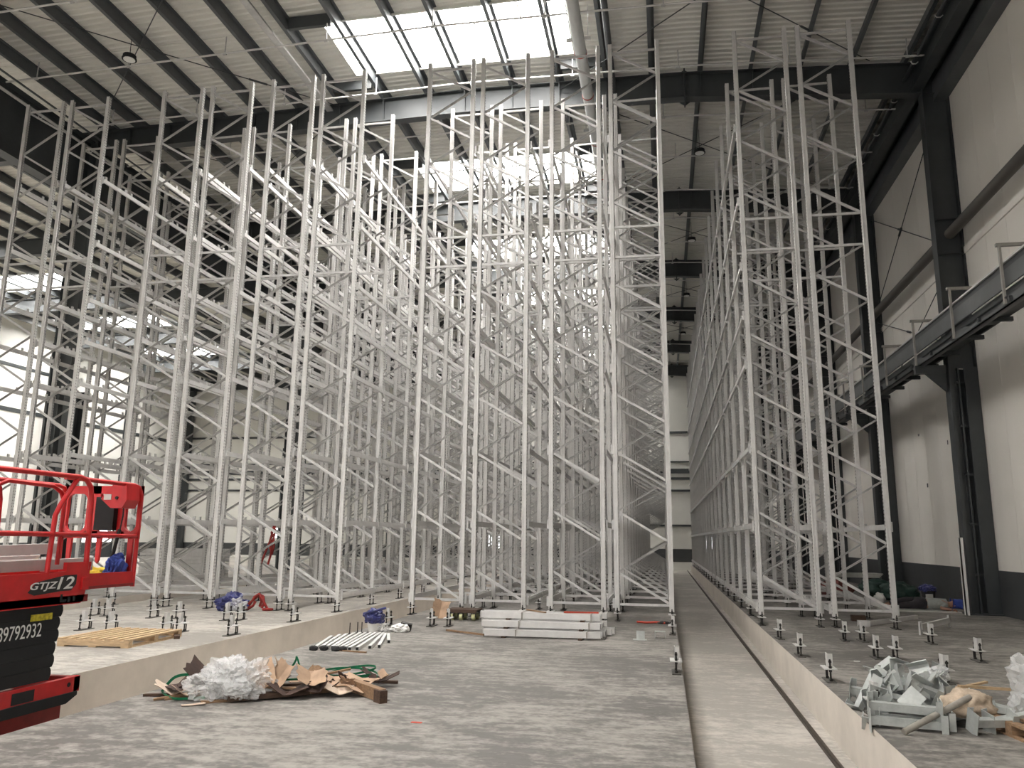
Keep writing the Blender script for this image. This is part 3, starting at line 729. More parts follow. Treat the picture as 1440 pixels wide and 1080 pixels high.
part(lf, 'side_plate', MB().prism(sp, (X0, 0, 0), (1, 0, 0), .04, (0, 1, 0), (0, 0, 1)), M['red'])
part(lf, 'hinge_plate', MB().box((X1, YB - .12, 1.10), (X1 + .02, YB - .03, 1.22)), M['red'])
part(lf, 'latch_slot', MB().box((X1 - .01, 6.92, .995), (X1 + .004, 6.945, 1.07)).box((X1 - .01, 6.945, .995), (X1 + .004, 7.0, 1.02)).box((X1 - .01, 7.02, .99), (X1 + .004, 7.05, 1.04)).box((X1 - .01, 7.09, 1.0), (X1 + .004, 7.12, 1.04)), M['black'])
stk = part(lf, 'model_sticker', MB().prism([(6.50, 1.11), (6.58, 1.08), (6.9, 1.10), (7.05, 1.10), (7.11, 1.16), (7.11, 1.25), (6.95, 1.25), (6.6, 1.20)], (X1, 0, 0), (1, 0, 0), .003, (0, 1, 0), (0, 0, 1)), M['sticker'])
for body, y0_, z0_, h_, w_ in (('GTJZ', 6.52, 1.112, .085, .34), ('12', 6.855, 1.12, .115, .22)):
    tx = text(body, lf, (X1 + .0055, y0_, z0_), h_, w_, M['lettw'], shear=.22, bold=.014); tx.parent = stk; tx.name = 'model_lettering'
R_ = .021
def rail(pts, m='red', r=R_, name='guard_rail'): return part(lf, name, MB().tube(pts, r, 10), M[m])
for xx in (X1 - .02, X0 + .02):
    rail([(xx, YA, 2.21), (xx, 7.02, 2.21), (xx, 7.12, 2.19), (xx, 7.19, 2.12), (xx, 7.22, 2.0), (xx, 7.25, 1.30)], r=.026)
    rail([(xx, YA, 1.66), (xx, 7.24, 1.64)])
    rail([(xx, 6.73, 1.26), (xx, 6.75, 1.82), (xx, 6.80, 1.92), (xx, 7.0, 2.20)], r=.024)
    rail([(xx, 5.4, 1.26), (xx, 5.4, 2.2)])
for xx in (X1 - .08, X0 + .08):
    rail([(xx, 6.03, 1.22), (xx, 6.06, 1.95), (xx, 6.10, 2.07), (xx, 6.2, 2.115), (xx, 6.75, 2.10), (xx, 6.86, 2.05), (xx, 6.92, 1.95), (xx, 6.92, 1.35)], r=.02)
    rail([(xx, 6.9, 2.20), (xx, 7.95, 2.19), (xx, 8.04, 2.17), (xx, 8.09, 2.08), (xx, 8.09, 1.08)], r=.024)
    rail([(xx, 6.0, 1.64), (xx, 8.09, 1.63)], r=.02)
part(lf, 'extension_deck', MB().box((X0 + .06, 7.0, 1.09), (X1 - .06, 8.10, 1.12)), M['reddark'])
for a, b in (((X1 - .10, 7.0, 1.09), (X1 - .07, 8.11, 1.245)), ((X0 + .07, 7.0, 1.09), (X0 + .10, 8.11, 1.245)), ((X0 + .07, 8.08, 1.09), (X1 - .07, 8.11, 1.245))):
    part(lf, 'toe_board', MB().box(a, b), M['red'])
# gate panel at the far end of the extension
ge = MB().box((X0 + .06, 8.07, 2.10), (X1 - .06, 8.11, 2.19)).box((X0 + .06, 8.07, 1.60), (X1 - .06, 8.11, 1.68))
for a, b in ((X0 + .06, X0 + .13), (-6.50, -6.33), (-6.09, -5.99), (-5.85, X1 - .06)): ge.box((a, 8.07, 1.6), (b, 8.11, 2.19))
for x_, z_, sx_, sz_ in ((X0 + .13, 1.68, 1, 1), (-6.5, 1.68, -1, 1), (X0 + .13, 2.10, 1, -1), (-6.5, 2.10, -1, -1), (-5.99, 1.68, 1, 1), (-5.85, 1.68, -1, 1), (-5.99, 2.1, 1, -1), (-5.85, 2.1, -1, -1)):
    ge.prism([(0, 0), (.055 * sx_, 0), (.02 * sx_, .02 * sz_), (0, .055 * sz_)], (x_, 8.07, z_), (0, 1, 0), .04, (1, 0, 0), (0, 0, 1))
part(lf, 'end_gate', ge, M['red'])
part(lf, 'document_box', MB().box((-6.33, 8.0, 1.69), (-6.09, 8.07, 2.06)), M['black'], 'black box on the end gate')
for x_ in (-6.68, -6.30): part(lf, 'gate_leg', MB().prism([(-.03, 1.62), (.03, 1.62), (.022, 1.36), (0, 1.32), (-.022, 1.36)], (x_, 8.07, 0), (0, 1, 0), .03, (1, 0, 0), (0, 0, 1)), M['red'])
part(lf, 'gate_leg', MB().box((-5.93, 8.07, 1.2), (-5.87, 8.10, 1.64)), M['red'])
cb = part(lf, 'control_box', MB().prism([(-6.10, 2.03), (-6.02, 2.13), (-5.96, 2.19), (-5.80, 2.19), (-5.78, 2.02), (-5.83, 1.93), (-5.97, 1.93)], (0, 7.78, 0), (0, 1, 0), .22, (1, 0, 0), (0, 0, 1)), M['red'])
MB().box((-6.06, 7.772, 2.02), (-5.97, 7.78, 2.08)).build('control_panel', M['greyboard'], cb, -lf.location)
MB().tube([(-5.90, 7.765, 2.04), (-5.90, 7.78, 2.04)], .018, 12).build('knob', M['black'], cb, -lf.location)
part(lf, 'control_cable', MB().tube([(-5.86, 7.85, 1.95), (-5.85, 7.84, 1.85), (-5.87, 7.85, 1.75), (-5.88, 7.85, 1.68)], .008, 6).tube([(-5.88, 7.85, 1.70), (-5.90, 7.85, 1.60), (-5.95, 7.88, 1.45), (-6.02, 7.92, 1.32), (-6.08, 7.95, 1.25)], .019, 8), M['rubber'])
for i, (a, b, lab) in enumerate(((((-6.05, 4.8, 1.40)), ((-6.05, 7.12, 1.45)), 'topmost white box beam lying on red lift platform'), ((-6.02, 4.9, 1.27), (-6.02, 7.6, 1.30), 'grey box beam lying on lift platform, nearest the side rail'), ((-6.3, 4.8, 1.27), (-6.3, 7.3, 1.29), 'grey box beam lying on lift platform, behind the others'), ((-6.5, 4.8, 1.30), (-6.5, 7.4, 1.32), 'grey box beam lying on lift platform, farthest from the side rail'))):
    o = empty('steel_beam', a, lab, 'steel beam', 'beams on the lift platform')
    part(o, 'profile', MB().bar(Vector(a) + Vector((0, 0, .05)), Vector(b) + Vector((0, 0, .05)), .075, .10), M['galv'])
    part(o, 'end_connector', MB().box((b[0] - .045, b[1], b[2] - .03), (b[0] + .045, b[1] + .01, b[2] + .12)), M['galv_dull'])
tag(blob('yellow_cloth', (-6.16, 7.8, 1.122), (.40, .5, .17), M['yellow'], 3, .4), 'crumpled yellow cloth lying on the lift extension deck', 'cloth')
tag(blob('blue_bag', (-5.93, 7.92, 1.12), (.17, .28, .30), M['blue'], 5, .3, ridge=True), 'dark blue cloth bag on lift extension deck by the end gate', 'bag')

# ------------------------------------------------------------------ pallets on the left slab
def pallet(c, rz, lx, ly, lab, m='wood', nslat=8):
    o = empty('pallet', c, lab, 'pallet', None, rz)
    def pp(name, a, b, mt=m): MB().box(a, b).build(name, M[mt], o)
    for y in (-ly / 2, -.05, ly / 2 - .1): pp('stringer', (-lx / 2, y, .02), (lx / 2, y + .1, .10))
    for i in range(nslat):
        x = -lx / 2 + (lx - .085) * i / (nslat - 1); pp('deck_board', (x, -ly / 2, .10), (x + .085, ly / 2, .122))
    for i in range(3):
        x = -lx / 2 + (lx - .12) * i / 2; pp('bottom_board', (x, -ly / 2, 0), (x + .12, ly / 2, .02))
    return o
pallet((-8.40, 11.55, 0), math.radians(3), 1.15, 1.45, 'pale wooden pallet lying flat on the left slab near trench')
plank('timber_batten', (-8.0, 12.4, 0), (-7.75, 12.0, 0), .09, .05, M['darkwood'], 'short dark batten lying behind the wooden pallet', 'batten')
tag(blob('plastic_bag', (-9.55, 16.75, 0), (.62, .5, .36), M['bluebag'], 9, .45, ridge=True), 'blue and white crumpled plastic bag beside rack feet on left slab', 'bag')
tag(blob('plastic_wrap', (-9.32, 16.6, 0), (.36, .36, .26), M['film'], 12, .5, ridge=True), 'clear plastic wrapping against the blue bag on left slab', 'plastic wrap')
def harness(loc, lab, loops):
    o = empty('safety_harness', loc, lab, 'harness', None)
    for lp in loops: MB().tube(lp, .03, 6).build('webbing', M['redcloth'], o)
    return o
harness((-9.0, 17.0, 0), 'red safety harness heaped on left slab among the rack feet',
        [[(-.30, 0, .03), (-.22, .02, .16), (-.12, 0, .30), (-.02, -.02, .36), (.08, 0, .30), (.10, .02, .16), (.06, 0, .05)], [(-.26, -.04, .03), (-.30, .0, .12), (-.2, .05, .2), (-.05, .03, .33)],
         [(.02, -.03, .34), (.10, -.04, .22), (.16, 0, .10), (.20, .02, .03), (.32, .0, .03), (.24, -.08, .03), (.12, -.05, .03)], [(-.05, .04, .35), (.02, .05, .2), (-.02, .06, .08)], [(-.34, -.05, .03), (-.22, -.1, .03), (-.14, -.03, .1), (-.1, 0, .2)]])
harness((-11.05, 21.3, 0), 'red safety harness hanging from a rack upright on left slab',
        [[(.05, 0, 1.95), (.02, .0, 1.75), (-.05, .02, 1.5), (-.15, .0, 1.2), (-.25, .02, .95), (-.33, 0, .72)], [(.06, .03, 1.95), (.08, .02, 1.7), (.03, .0, 1.4), (.0, .02, 1.1), (-.05, 0, .85)], [(.06, 0, 1.6), (.10, .0, 1.35), (.05, .02, 1.15), (-.02, .0, 1.3), (.02, 0, 1.55)], [(.04, .03, 1.85), (-.02, .02, 1.75), (.0, .03, 1.6), (.06, .02, 1.7)]])

# ------------------------------------------------------------------ rubbish heap on the centre slab
DW, MW = M['darkwood'], M['midwood']
G = 'boards in the rubbish heap'
plank('timber_plank', (-4.58, 7.60, 0), (-3.55, 8.46, .01), .07, .025, MW, 'thin long brown lath along near front of the rubbish heap', 'board', G)
plank('timber_plank', (-4.35, 7.70, .015), (-3.72, 8.22, .02), .10, .05, DW, 'thick dark plank under the front of the rubbish heap', 'board', G)
plank('timber_plank', (-5.35, 7.80, 0), (-4.85, 7.86, .02), .06, .025, DW, 'dark plank sticking out left of the rubbish heap', 'board', G)
plank('timber_plank', (-5.12, 7.62, 0), (-4.72, 7.92, .05), .045, .02, MW, 'narrow brown stick at the left front corner of the heap', 'board', G)
plank('timber_plank', (-5.02, 7.66, 0), (-4.66, 7.90, .03), .035, .02, MW, 'second narrow stick at the left front corner of the heap', 'board', G)
plank('timber_plank', (-3.05, 9.15, 0), (-3.55, 8.98, .03), .06, .03, DW, 'dark lath sticking out right of the rubbish heap', 'board', G)
plank('timber_plank', (-4.3, 8.15, .06), (-3.55, 8.42, .10), .09, .03, DW, 'dark plank across the middle of the rubbish heap', 'board', G)
plank('timber_plank', (-4.1, 8.0, .10), (-3.5, 8.3, .05), .05, .02, MW, 'short brown lath on the middle of the rubbish heap', 'board', G)
plank('timber_plank', (-3.95, 8.8, .08), (-3.55, 8.95, .16), .06, .02, MW, 'brown lath tilted up beside the green strap loops', 'board', G)
plank('timber_plank', (-5.0, 8.05, .12), (-4.5, 8.35, .16), .07, .02, DW, 'dark lath at the left back of the rubbish heap', 'board', G)
tb = empty('squared_timber', (-3.1, 8.3, 0), 'brown squared timber at the right end of the rubbish heap', 'timber')
part(tb, 'beam', MB().bar((-3.42, 8.62, .065), (-2.86, 8.10, .065), .075, .12), M['midwood'])
part(tb, 'end_block', MB().bar((-2.93, 8.14, .06), (-2.83, 8.05, .06), .085, .12), M['darkwood'])
cards = [('dark_scrap', (-4.84, 8.0, .20), .34, .26, (.5, .35, .4), 'carddark', 'dark torn board peaking at left of the heap', .3),
         ('dark_scrap', (-4.98, 7.92, .09), .34, .22, (.15, -.3, 1.2), 'carddark', 'dark torn board low at left end of the heap', .2),
         ('dark_scrap', (-4.72, 7.90, .12), .26, .2, (-.4, .2, .3), 'carddark', 'dark torn board tucked against the plastic wrap', .2),
         ('cardboard_piece', (-5.02, 7.80, .055), .36, .14, (.2, .1, .4), 'cream', 'curled cream paper strip at left of the heap', .25),
         ('cardboard_piece', (-4.86, 7.74, .05), .28, .10, (.1, .3, 1.0), 'cream', 'small cream paper strip before the dark scraps', .2),
         ('cardboard_piece', (-4.17, 8.02, .22), .26, .30, (.9, -.2, .5), 'card', 'brown cardboard flap standing right behind the plastic wrap', .15),
         ('cardboard_piece', (-4.0, 8.12, .20), .22, .30, (1.0, .3, -.3), 'card', 'brown cardboard flap leaning beside the standing flap', .2),
         ('cardboard_piece', (-4.08, 8.22, .30), .14, .14, (.5, .4, .9), 'card', 'small brown cardboard curl on top of the flaps', .35),
         ('cardboard_piece', (-3.70, 8.20, .17), .30, .22, (.55, .1, .5), 'card', 'folded brown carton in the middle of the heap', .3),
         ('cardboard_piece', (-3.55, 8.42, .12), .42, .26, (.22, .15, .3), 'card', 'broad tan cardboard sheet right of the heap middle', .1),
         ('cardboard_piece', (-3.32, 8.58, .09), .40, .26, (.2, .1, -.2), 'card', 'tan cardboard sheet beside the squared timber', .1),
         ('cardboard_piece', (-3.42, 8.28, .055), .30, .18, (.3, .1, .6), 'cream', 'pale cream sheet slumped before the squared timber', .2),
         ('cardboard_piece', (-3.22, 8.36, .06), .28, .2, (.15, .2, .8), 'card', 'tan sheet lying against the squared timber', .1),
         ('dark_scrap', (-3.60, 8.22, .09), .24, .18, (.5, -.4, .3), 'carddark', 'dark torn corner right of the heap middle', .4),
         ('dark_scrap', (-3.88, 8.05, .06), .40, .2, (.2, .1, .3), 'carddark', 'dark crumpled board under the cardboard flaps', .25),
         ('dark_scrap', (-3.20, 8.95, .05), .40, .12, (.2, .1, .2), 'carddark', 'dark scrap behind the squared timber', .3),
         ('cardboard_piece', (-4.6, 7.50, .012), .22, .07, (0, 0, .7), 'cream', 'small cream slip on the floor before the heap', .02)]
for i, (n, c, sx, sy, rot, m, lab, fo) in enumerate(cards): sheet(n, c, sx, sy, rot, M[m], lab, 'cardboard' if n[0] == 'c' else 'scrap board', 'torn boards in the rubbish heap', .006, fo, i + 1)
rs = random.Random(5)
for i in range(22):
    t_ = rs.random(); x = -5.1 + 2.0 * t_; y = 7.72 + .75 * t_ + rs.uniform(-.02, .45)
    sheet('dark_scrap' if i % 3 else 'cardboard_piece', (x, y, .03 + rs.uniform(0, .12)), rs.uniform(.10, .26), rs.uniform(.06, .14), (rs.uniform(-.5, .5), rs.uniform(-.4, .4), rs.uniform(0, 3)), M['carddark' if i % 3 else ('card' if i % 2 else 'midwood')], 'small torn scrap of dark board scattered through the rubbish heap' if i % 3 else 'small torn scrap of brown cardboard scattered through the rubbish heap', 'scrap board' if i % 3 else 'cardboard', 'small dark scraps in the heap' if i % 3 else 'small brown scraps in the heap', .006, rs.uniform(.05, .35), 60 + i)
wr = empty('plastic_wrap', (-4.45, 7.95, 0), 'big crumpled heap of clear bubble wrap on the rubbish heap', 'plastic wrap')
for i, (c, s) in enumerate((((-4.62, 7.82, .02), (.46, .42, .26)), ((-4.44, 7.92, .03), (.55, .46, .34)), ((-4.28, 8.05, .04), (.50, .44, .30)), ((-4.55, 8.05, .04), (.5, .45, .33)), ((-4.30, 7.84, .02), (.36, .3, .18)))):
    b = blob('wrap_fold', Vector(c) - wr.location, s, M['film'], i + 20, .42, 2.2, 5, wr, True)
def ribbon(name, pts, w, lab, closed=False):
    # smooth the point list (Catmull-Rom)
    P = [Vector(p) for p in pts]; out = []
    n = len(P)
    for i in range(n if closed else n - 1):
        p0, p1, p2, p3 = P[(i - 1) % n if closed else max(i - 1, 0)], P[i], P[(i + 1) % n], P[(i + 2) % n if closed else min(i + 2, n - 1)]
        for k in range(6):
            t = k / 6; out.append(.5 * ((2 * p1) + (p2 - p0) * t + (2 * p0 - 5 * p1 + 4 * p2 - p3) * t * t + (3 * p1 - p0 - 3 * p2 + p3) * t ** 3))
    out.append(out[0].copy() if closed else P[-1])
    return tag(MB().strip(out, (0, -.25, 1), w, .003).build(name, M['strap']), lab, 'strapping', 'green plastic straps')
ribbon('plastic_strap', [(-4.05, 8.30, .12), (-3.95, 8.34, .32), (-3.93, 8.34, .36), (-3.86, 8.38, .12)], .022, 'green strap bent into a peak above the cardboard flaps')
ribbon('plastic_strap', [(-4.05, 8.25, .14), (-3.85, 8.35, .14), (-3.6, 8.45, .10)], .022, 'green strap running across below the peaked strap')
for i, (cx, cy, rx, ry, dz, lab) in enumerate(((-3.60, 8.98, .36, .16, .04, 'large green strap loop right of the rubbish heap'), (-3.56, 9.02, .28, .12, .08, 'middle green strap loop standing slightly higher'), (-3.52, 8.88, .24, .11, .02, 'small low green strap loop nearest the timber'))):
    ribbon('plastic_strap', [(cx + rx * math.cos(a), cy + ry * math.sin(a), .06 + dz + .05 * math.sin(a + i)) for a in [2 * PI * k / 10 for k in range(10)]], .024, lab, True)
ribbon('plastic_strap', [(-5.12, 7.75, .06), (-4.95, 7.68, .02), (-4.75, 7.72, .02), (-4.62, 7.74, .03)], .024, 'green strap low at left front of the heap')
ribbon('plastic_strap', [(-5.22, 7.90, .03), (-5.12, 7.95, .17), (-4.95, 8.0, .20), (-4.78, 8.02, .19)], .03, 'green strap arching over left end of the heap')

# ------------------------------------------------------------------ tubes, bucket, bag near the trench edge
ends = [((-5.12, 11.48), (-5.42, 12.75)), ((-5.05, 11.55), (-5.36, 12.95)), ((-4.97, 11.52), (-5.30, 13.1)), ((-4.90, 11.58), (-5.22, 13.2)), ((-4.83, 11.52), (-5.14, 13.3)), ((-4.76, 11.56), (-5.06, 13.35)), ((-4.69, 11.55), (-4.98, 13.4)), ((-4.60, 11.50), (-4.90, 13.4)), ((-4.50, 11.55), (-4.82, 13.4)), ((-4.38, 11.75), (-4.76, 13.4)), ((-4.28, 11.88), (-4.70, 13.35)), ((-4.33, 12.45), (-4.64, 13.3))]
for i, (a, b) in enumerate(ends):
    o = empty('steel_tube', (a[0], a[1], 0), 'white square tube fanned out on floor, %s from right of twelve' % ORD[11 - i].replace('front', 'first'), 'tube', 'white tubes fanned out on the floor')
    part(o, 'tube_body', MB().bar((a[0], a[1], .027), (b[0], b[1], .027), .05, .05), M['tube'])
    d = (Vector(a) - Vector(b)).normalized() * .012
    part(o, 'open_end_shade', MB().bar((a[0] + d.x, a[1] + d.y, .027), (a[0], a[1], .027), .04, .04), M['rubber'])  # dark plug stands in for shade inside the hollow tube
for i, (x, y) in enumerate(((-5.12, 11.42), (-4.98, 11.46), (-4.78, 11.44), (-4.68, 11.47))):
    tag(blob('rubber_cap', (x, y - .02, 0), (.13, .09, .07), M['rubber'], 30 + i, .4, sub=3), 'black rubber lump at the tube ends, %s from left of four' % ORD[i].replace('front', 'first'), 'rubber cap', 'black lumps at the tube ends')
plank('timber_stick', (-4.84, 11.46, 0), (-4.28, 11.34, 0), .035, .02, M['midwood'], 'thin brown stick lying before the white tubes', 'stick')
for i, (x, y) in enumerate(((-5.38, 13.42), (-5.29, 13.55), (-5.22, 13.57))):
    tag(MB().tube([(x, y, 0), (x, y, .19)], .009, 8).tube([(x, y, 0), (x, y, .015)], .03, 6).build('anchor_rod', M['rod']), 'thin upright anchor rod left of the blue bucket, %s of three' % ('leftmost', 'middle', 'rightmost')[i], 'rod', 'anchor rods by the bucket')
bk = empty('bucket', (-5.1, 13.85, 0), 'white bucket wrapped in blue bag at centre slab left edge', 'bucket')
part(bk, 'pail', MB().tube([(-5.1, 13.85, 0), (-5.1, 13.85, .21)], .12, 18, rs=[.10, .13]), M['white'])
b = blob('bag_lining', (0, 0, .15), (.36, .34, .24), M['bluebag'], 41, .25, ridge=True, parent=bk)
part(bk, 'bag_rim', MB().tube([(-5.1 + .19 * math.cos(a), 13.85 + .16 * math.sin(a), .36 + .05 * math.cos(a)) for a in [2 * PI * k / 14 for k in range(15)]], .022, 8), M['bluebag'])
blob('bag_tail', (.14, .02, 0), (.22, .2, .15), M['film'], 43, .4, ridge=True, parent=bk)
sb = empty('parts_bag', (-4.66, 14.0, 0), 'white plastic parts bag lying on floor right of the bucket', 'bag')
blob('sack', (0, 0, 0), (.34, .26, .13), M['white'], 44, .35, ridge=True, parent=sb)
part(sb, 'dark_flap', MB().cbox((-4.58, 14.08, .09), (.2, .06, .12), (.3, .2, .2)), M['rod'])
# upright brown board and dolly before the racks
sheet('carton_flap', (-4.66, 16.6, .17), .34, .36, (1.15, .2, .25), M['card'], 'brown torn carton flap leaning up before the first rack feet', 'carton', None, .008, .35, 140)
dl = empty('wheel_dolly', (-4.05, 16.45, 0), 'small wooden dolly on pale castors before the racks', 'dolly')
part(dl, 'deck', MB().box((-4.42, 16.2, .185), (-3.78, 16.7, .215)), M['darkwood'])
part(dl, 'frame', MB().box((-4.40, 16.2, .15), (-3.80, 16.24, .185)).box((-4.40, 16.66, .15), (-3.80, 16.7, .185)), M['darkwood'])
for x in (-4.32, -4.12, -3.86):
    for y in (16.25, 16.62):
        cs = part(dl, 'castor', MB().tube([(x - .035, y, .065), (x + .035, y, .065)], .065, 14), M['tyre'])
        MB().box((x - .045, y - .02, .06), (x - .035, y + .02, .16)).box((x + .035, y - .02, .06), (x + .045, y + .02, .16)).box((x - .045, y - .03, .14), (x + .045, y + .03, .16)).build('fork', M['rod'], cs, -dl.location)

# ------------------------------------------------------------------ strapped pack of rack beams on the floor
rb = random.Random(11)
def loose_beam(a, b, lab, w=.06, h=.10):
    b = Vector(b) + Vector((0, rb.uniform(-.05, .06), 0)); o = empty('loose_beam', a, lab, 'rack beam', 'rack beams in the floor pack')
    A, B = Vector(a) + Vector((0, 0, h / 2)), Vector(b) + Vector((0, 0, h / 2)); d = (B - A).normalized()
    part(o, 'profile', MB().bar(A, B, w, h), M['galv'])
    part(o, 'end_connector', MB().bar(A - d * .008, A, w + .03, h + .004), M['galv_dull']); part(o, 'end_connector', MB().bar(B, B + d * .008, w + .03, h + .004), M['galv_dull'])
    part(o, 'open_end_shade', MB().bar(B + d * .008, B + d * .010, w - .015, h - .03), M['rod'])  # dark plate painted as the shaded hollow of the profile
pos = ['nearest', 'second', 'third', 'fourth', 'fifth', 'sixth']
for lay, n in ((0, 6), (1, 4), (2, 3)):
    for i in range(n):
        y = 13.66 + .16 * i + .19 * lay + rb.uniform(-.02, .02); xs = -3.06 - .07 * lay - .02 * i + rb.uniform(-.05, .03)
        z = .03 + .128 * lay
        xe = xs + 1.98 + .05 * i + .05 * lay
        loose_beam((xs, y, z), (xe, y + .04, z), 'galvanised beam in floor pack before racks, %s layer, %s from viewer' % (('bottom', 'middle', 'top')[lay], pos[i]))
    for k, x in enumerate((-2.75, -1.45)):
        y0_ = 13.62 + .19 * lay
        tag(MB().box((x, y0_, .128 * lay + .003), (x + .07, y0_ + .16 * n + .1, .028 + .128 * lay)).build('timber_spacer', M['darkwood']), 'dark timber spacer under the %s layer of beam pack, %s end' % (('bottom', 'middle', 'top')[lay], ('left', 'right')[k]), 'spacer', 'spacers in the beam pack')
for i, (x, lab) in enumerate(((-2.5, 'left'), (-1.3, 'right'))):
    tag(MB().strip([(x, 13.60, .03), (x, 13.60, .138), (x + .02, 13.79, .145), (x + .02, 13.79, .265), (x + .04, 13.98, .275), (x + .04, 13.98, .392), (x + .06, 14.44, .394)], (1, .1, 0), .022, .003).build('pack_strap', M['midgrey']), 'rusty steel strap around the beam pack, %s one' % lab, 'strap', 'straps on the beam pack')
plank('timber_stick', (-3.9, 14.35, 0), (-3.05, 13.62, .03), .04, .03, M['midwood'], 'reddish brown batten sticking out left of the beam pack', 'stick')
plank('timber_stick', (-2.45, 14.46, .390), (-2.05, 14.03, .390), .035, .02, M['midwood'], 'short brown batten on top left of the beam pack', 'stick')
plank('timber_stick', (-1.75, 14.18, .390), (-1.15, 14.24, .390), .03, .025, M['orange'], 'orange brown lath on top right of the beam pack', 'stick')
# odds by the pit edge
tag(MB().box((-.56, 13.95, 0), (-.33, 14.10, .008)).box((-.50, 14.0, .008), (-.36, 14.008, .15)).build('angle_plate', M['bracket']), 'upright galvanised angle plate on floor right of the beam pack', 'angle plate')
tag(MB().box((-.20, 14.35, .10), (-.02, 14.5, .108)).box((-.20, 14.35, 0), (-.192, 14.5, .10)).box((-.028, 14.35, 0), (-.02, 14.5, .10)).build('channel_clip', M['bracket']), 'small galvanised channel piece on floor near the pit edge', 'channel piece')
tag(MB().tube([(-.58, 16.85, .02), (-.4, 16.75, .02), (-.2, 16.83, .025), (-.02, 16.74, .02)], .022, 6).build('orange_rope', M['orange']), 'orange red rope lying before the pit side rack', 'rope')
tag(blob('black_rag', (-.05, 16.80, 0), (.24, .14, .05), M['rubber'], 51, .4, sub=3), 'black rag at the end of the orange rope', 'rag')

# ------------------------------------------------------------------ pile of galvanised brackets on the right slab
def bracket(c, rot, L, lab, tall=.2):
    o = bpy.data.objects.new('steel_bracket', None); COL.objects.link(o); o.location = c; o.rotation_euler = rot
    tag(o, lab, 'bracket', 'galvanised brackets in the pile')
    MB().box((-L / 2, -.03, -.035), (L / 2, .03, .035)).build('box_arm', M['bracket'], o)
    e1 = MB().box((-L / 2 - .006, -.08, -tall / 2), (-L / 2, .08, tall / 2)); e1.box((-L / 2, .074, -tall / 2), (-L / 2 + .05, .08, tall / 2)); e1.build('end_plate', M['bracket'], o)
    e2 = MB().box((L / 2, -.08, -tall / 2), (L / 2 + .006, .08, tall / 2)); e2.box((L / 2 - .05, -.08, -tall / 2), (L / 2, -.074, tall / 2)); e2.build('end_plate', M['bracket'], o)
BR = [((1.98, 8.98, .17), (.1, -.95, .5), .42, 'sloping bracket at the left edge of pile, upper'), ((1.93, 8.45, .10), (.3, -.75, 1.0), .36, 'bracket lying low at the left edge of pile'),
      ((2.12, 8.10, .06), (0, .02, -.12), .62, 'long bracket lowest at the front of pile, nearest'), ((2.22, 8.22, .06), (.0, .02, -.10), .62, 'long bracket at the front of pile, second row'),
      ((2.12, 8.18, .17), (.1, .02, -.16), .60, 'long bracket on top of the front two'), ((2.18, 8.38, .13), (.4, .03, -.22), .55, 'bracket behind the front row of pile'),
      ((2.30, 8.52, .16), (.8, .2, .15), .50, 'bracket in pile middle, tilted, lower'), ((2.18, 8.66, .22), (.2, .3, .4), .46, 'bracket in pile middle, left'),
      ((2.38, 8.75, .24), (.9, -.2, -.3), .46, 'bracket in pile middle, right'), ((2.26, 8.92, .30), (.3, .15, .5), .42, 'bracket at the upper left of pile'),
      ((2.46, 9.02, .30), (1.0, .2, .15), .42, 'bracket at the top of pile, leaning'), ((2.62, 9.05, .26), (.4, -.5, .8), .40, 'bracket at the upper right of pile'),
      ((2.34, 9.20, .26), (.2, .9, .2), .40, 'bracket standing at the back of pile'), ((2.58, 8.72, .15), (.2, .0, .1), .52, 'bracket right of pile middle, flat'),
      ((2.70, 8.86, .16), (.7, .1, .35), .44, 'bracket at the right edge of pile'), ((2.52, 8.46, .11), (.2, .05, -.3), .50, 'bracket right of pile middle, low'),
      ((2.66, 9.22, .13), (.3, .1, .9), .46, 'bracket at the back right of pile'), ((2.08, 9.16, .12), (.2, .1, -.3), .42, 'bracket at the back left of pile'),
      ((2.45, 9.32, .10), (.1, .05, .3), .46, 'bracket at the back of pile, flat'), ((2.82, 8.10, .10), (.3, .0, .25), .36, 'bracket in the small right heap, front left'),
      ((3.02, 8.22, .11), (.2, -.15, .3), .44, 'bracket in the small right heap, front right'), ((2.98, 8.45, .13), (1.0, .1, .2), .40, 'bracket in the small right heap, middle'),
      ((3.06, 8.70, .12), (.4, .2, -.1), .44, 'bracket in the small right heap, back'), ((2.86, 8.62, .10), (1.2, .1, .6), .36, 'bracket in the small right heap, left')]
for c, rot, L, lab in BR: bracket(c, rot, L, 'grey galvanised ' + lab)
rk = random.Random(21)
for i in range(14):
    a_ = rk.uniform(0, 6.28); q_ = rk.uniform(.1, .95); x = 2.36 + .42 * q_ * math.cos(a_); y = 8.68 + .52 * q_ * math.sin(a_)
    bracket((x, y, .09 + .28 * (1 - q_)), (rk.uniform(-.9, .9), rk.uniform(-.4, .4), rk.uniform(0, 3.1)), rk.uniform(.18, .32), 'short galvanised bracket jumbled among the longer ones in bracket pile', rk.uniform(.14, .2))
GB = [((2.36, 8.50, .30), (.9, .5, .3), 'tilted over pile middle'), ((2.52, 8.62, .32), (1.1, -.4, .9), 'propped at pile middle right'), ((2.30, 9.02, .40), (1.3, .3, .6), 'at the very top of pile'), ((2.55, 9.15, .36), (1.0, -.3, -.4), 'at the top right of pile'), ((2.72, 8.98, .28), (.8, .3, 1.4), 'at the right shoulder of pile'), ((2.02, 8.75, .30), (1.2, .6, .9), 'at the left shoulder of pile')]
for c, rot, lab in GB:
    m = MB().box((-.10, -.075, -.004), (.10, .075, .004)).box((-.10, .067, 0), (.10, .075, .07))
    o = m.build('gusset_plate', M['bracket'], None, c, rot); tag(o, 'bent galvanised gusset plate ' + lab, 'plate', 'gusset plates in the pile')
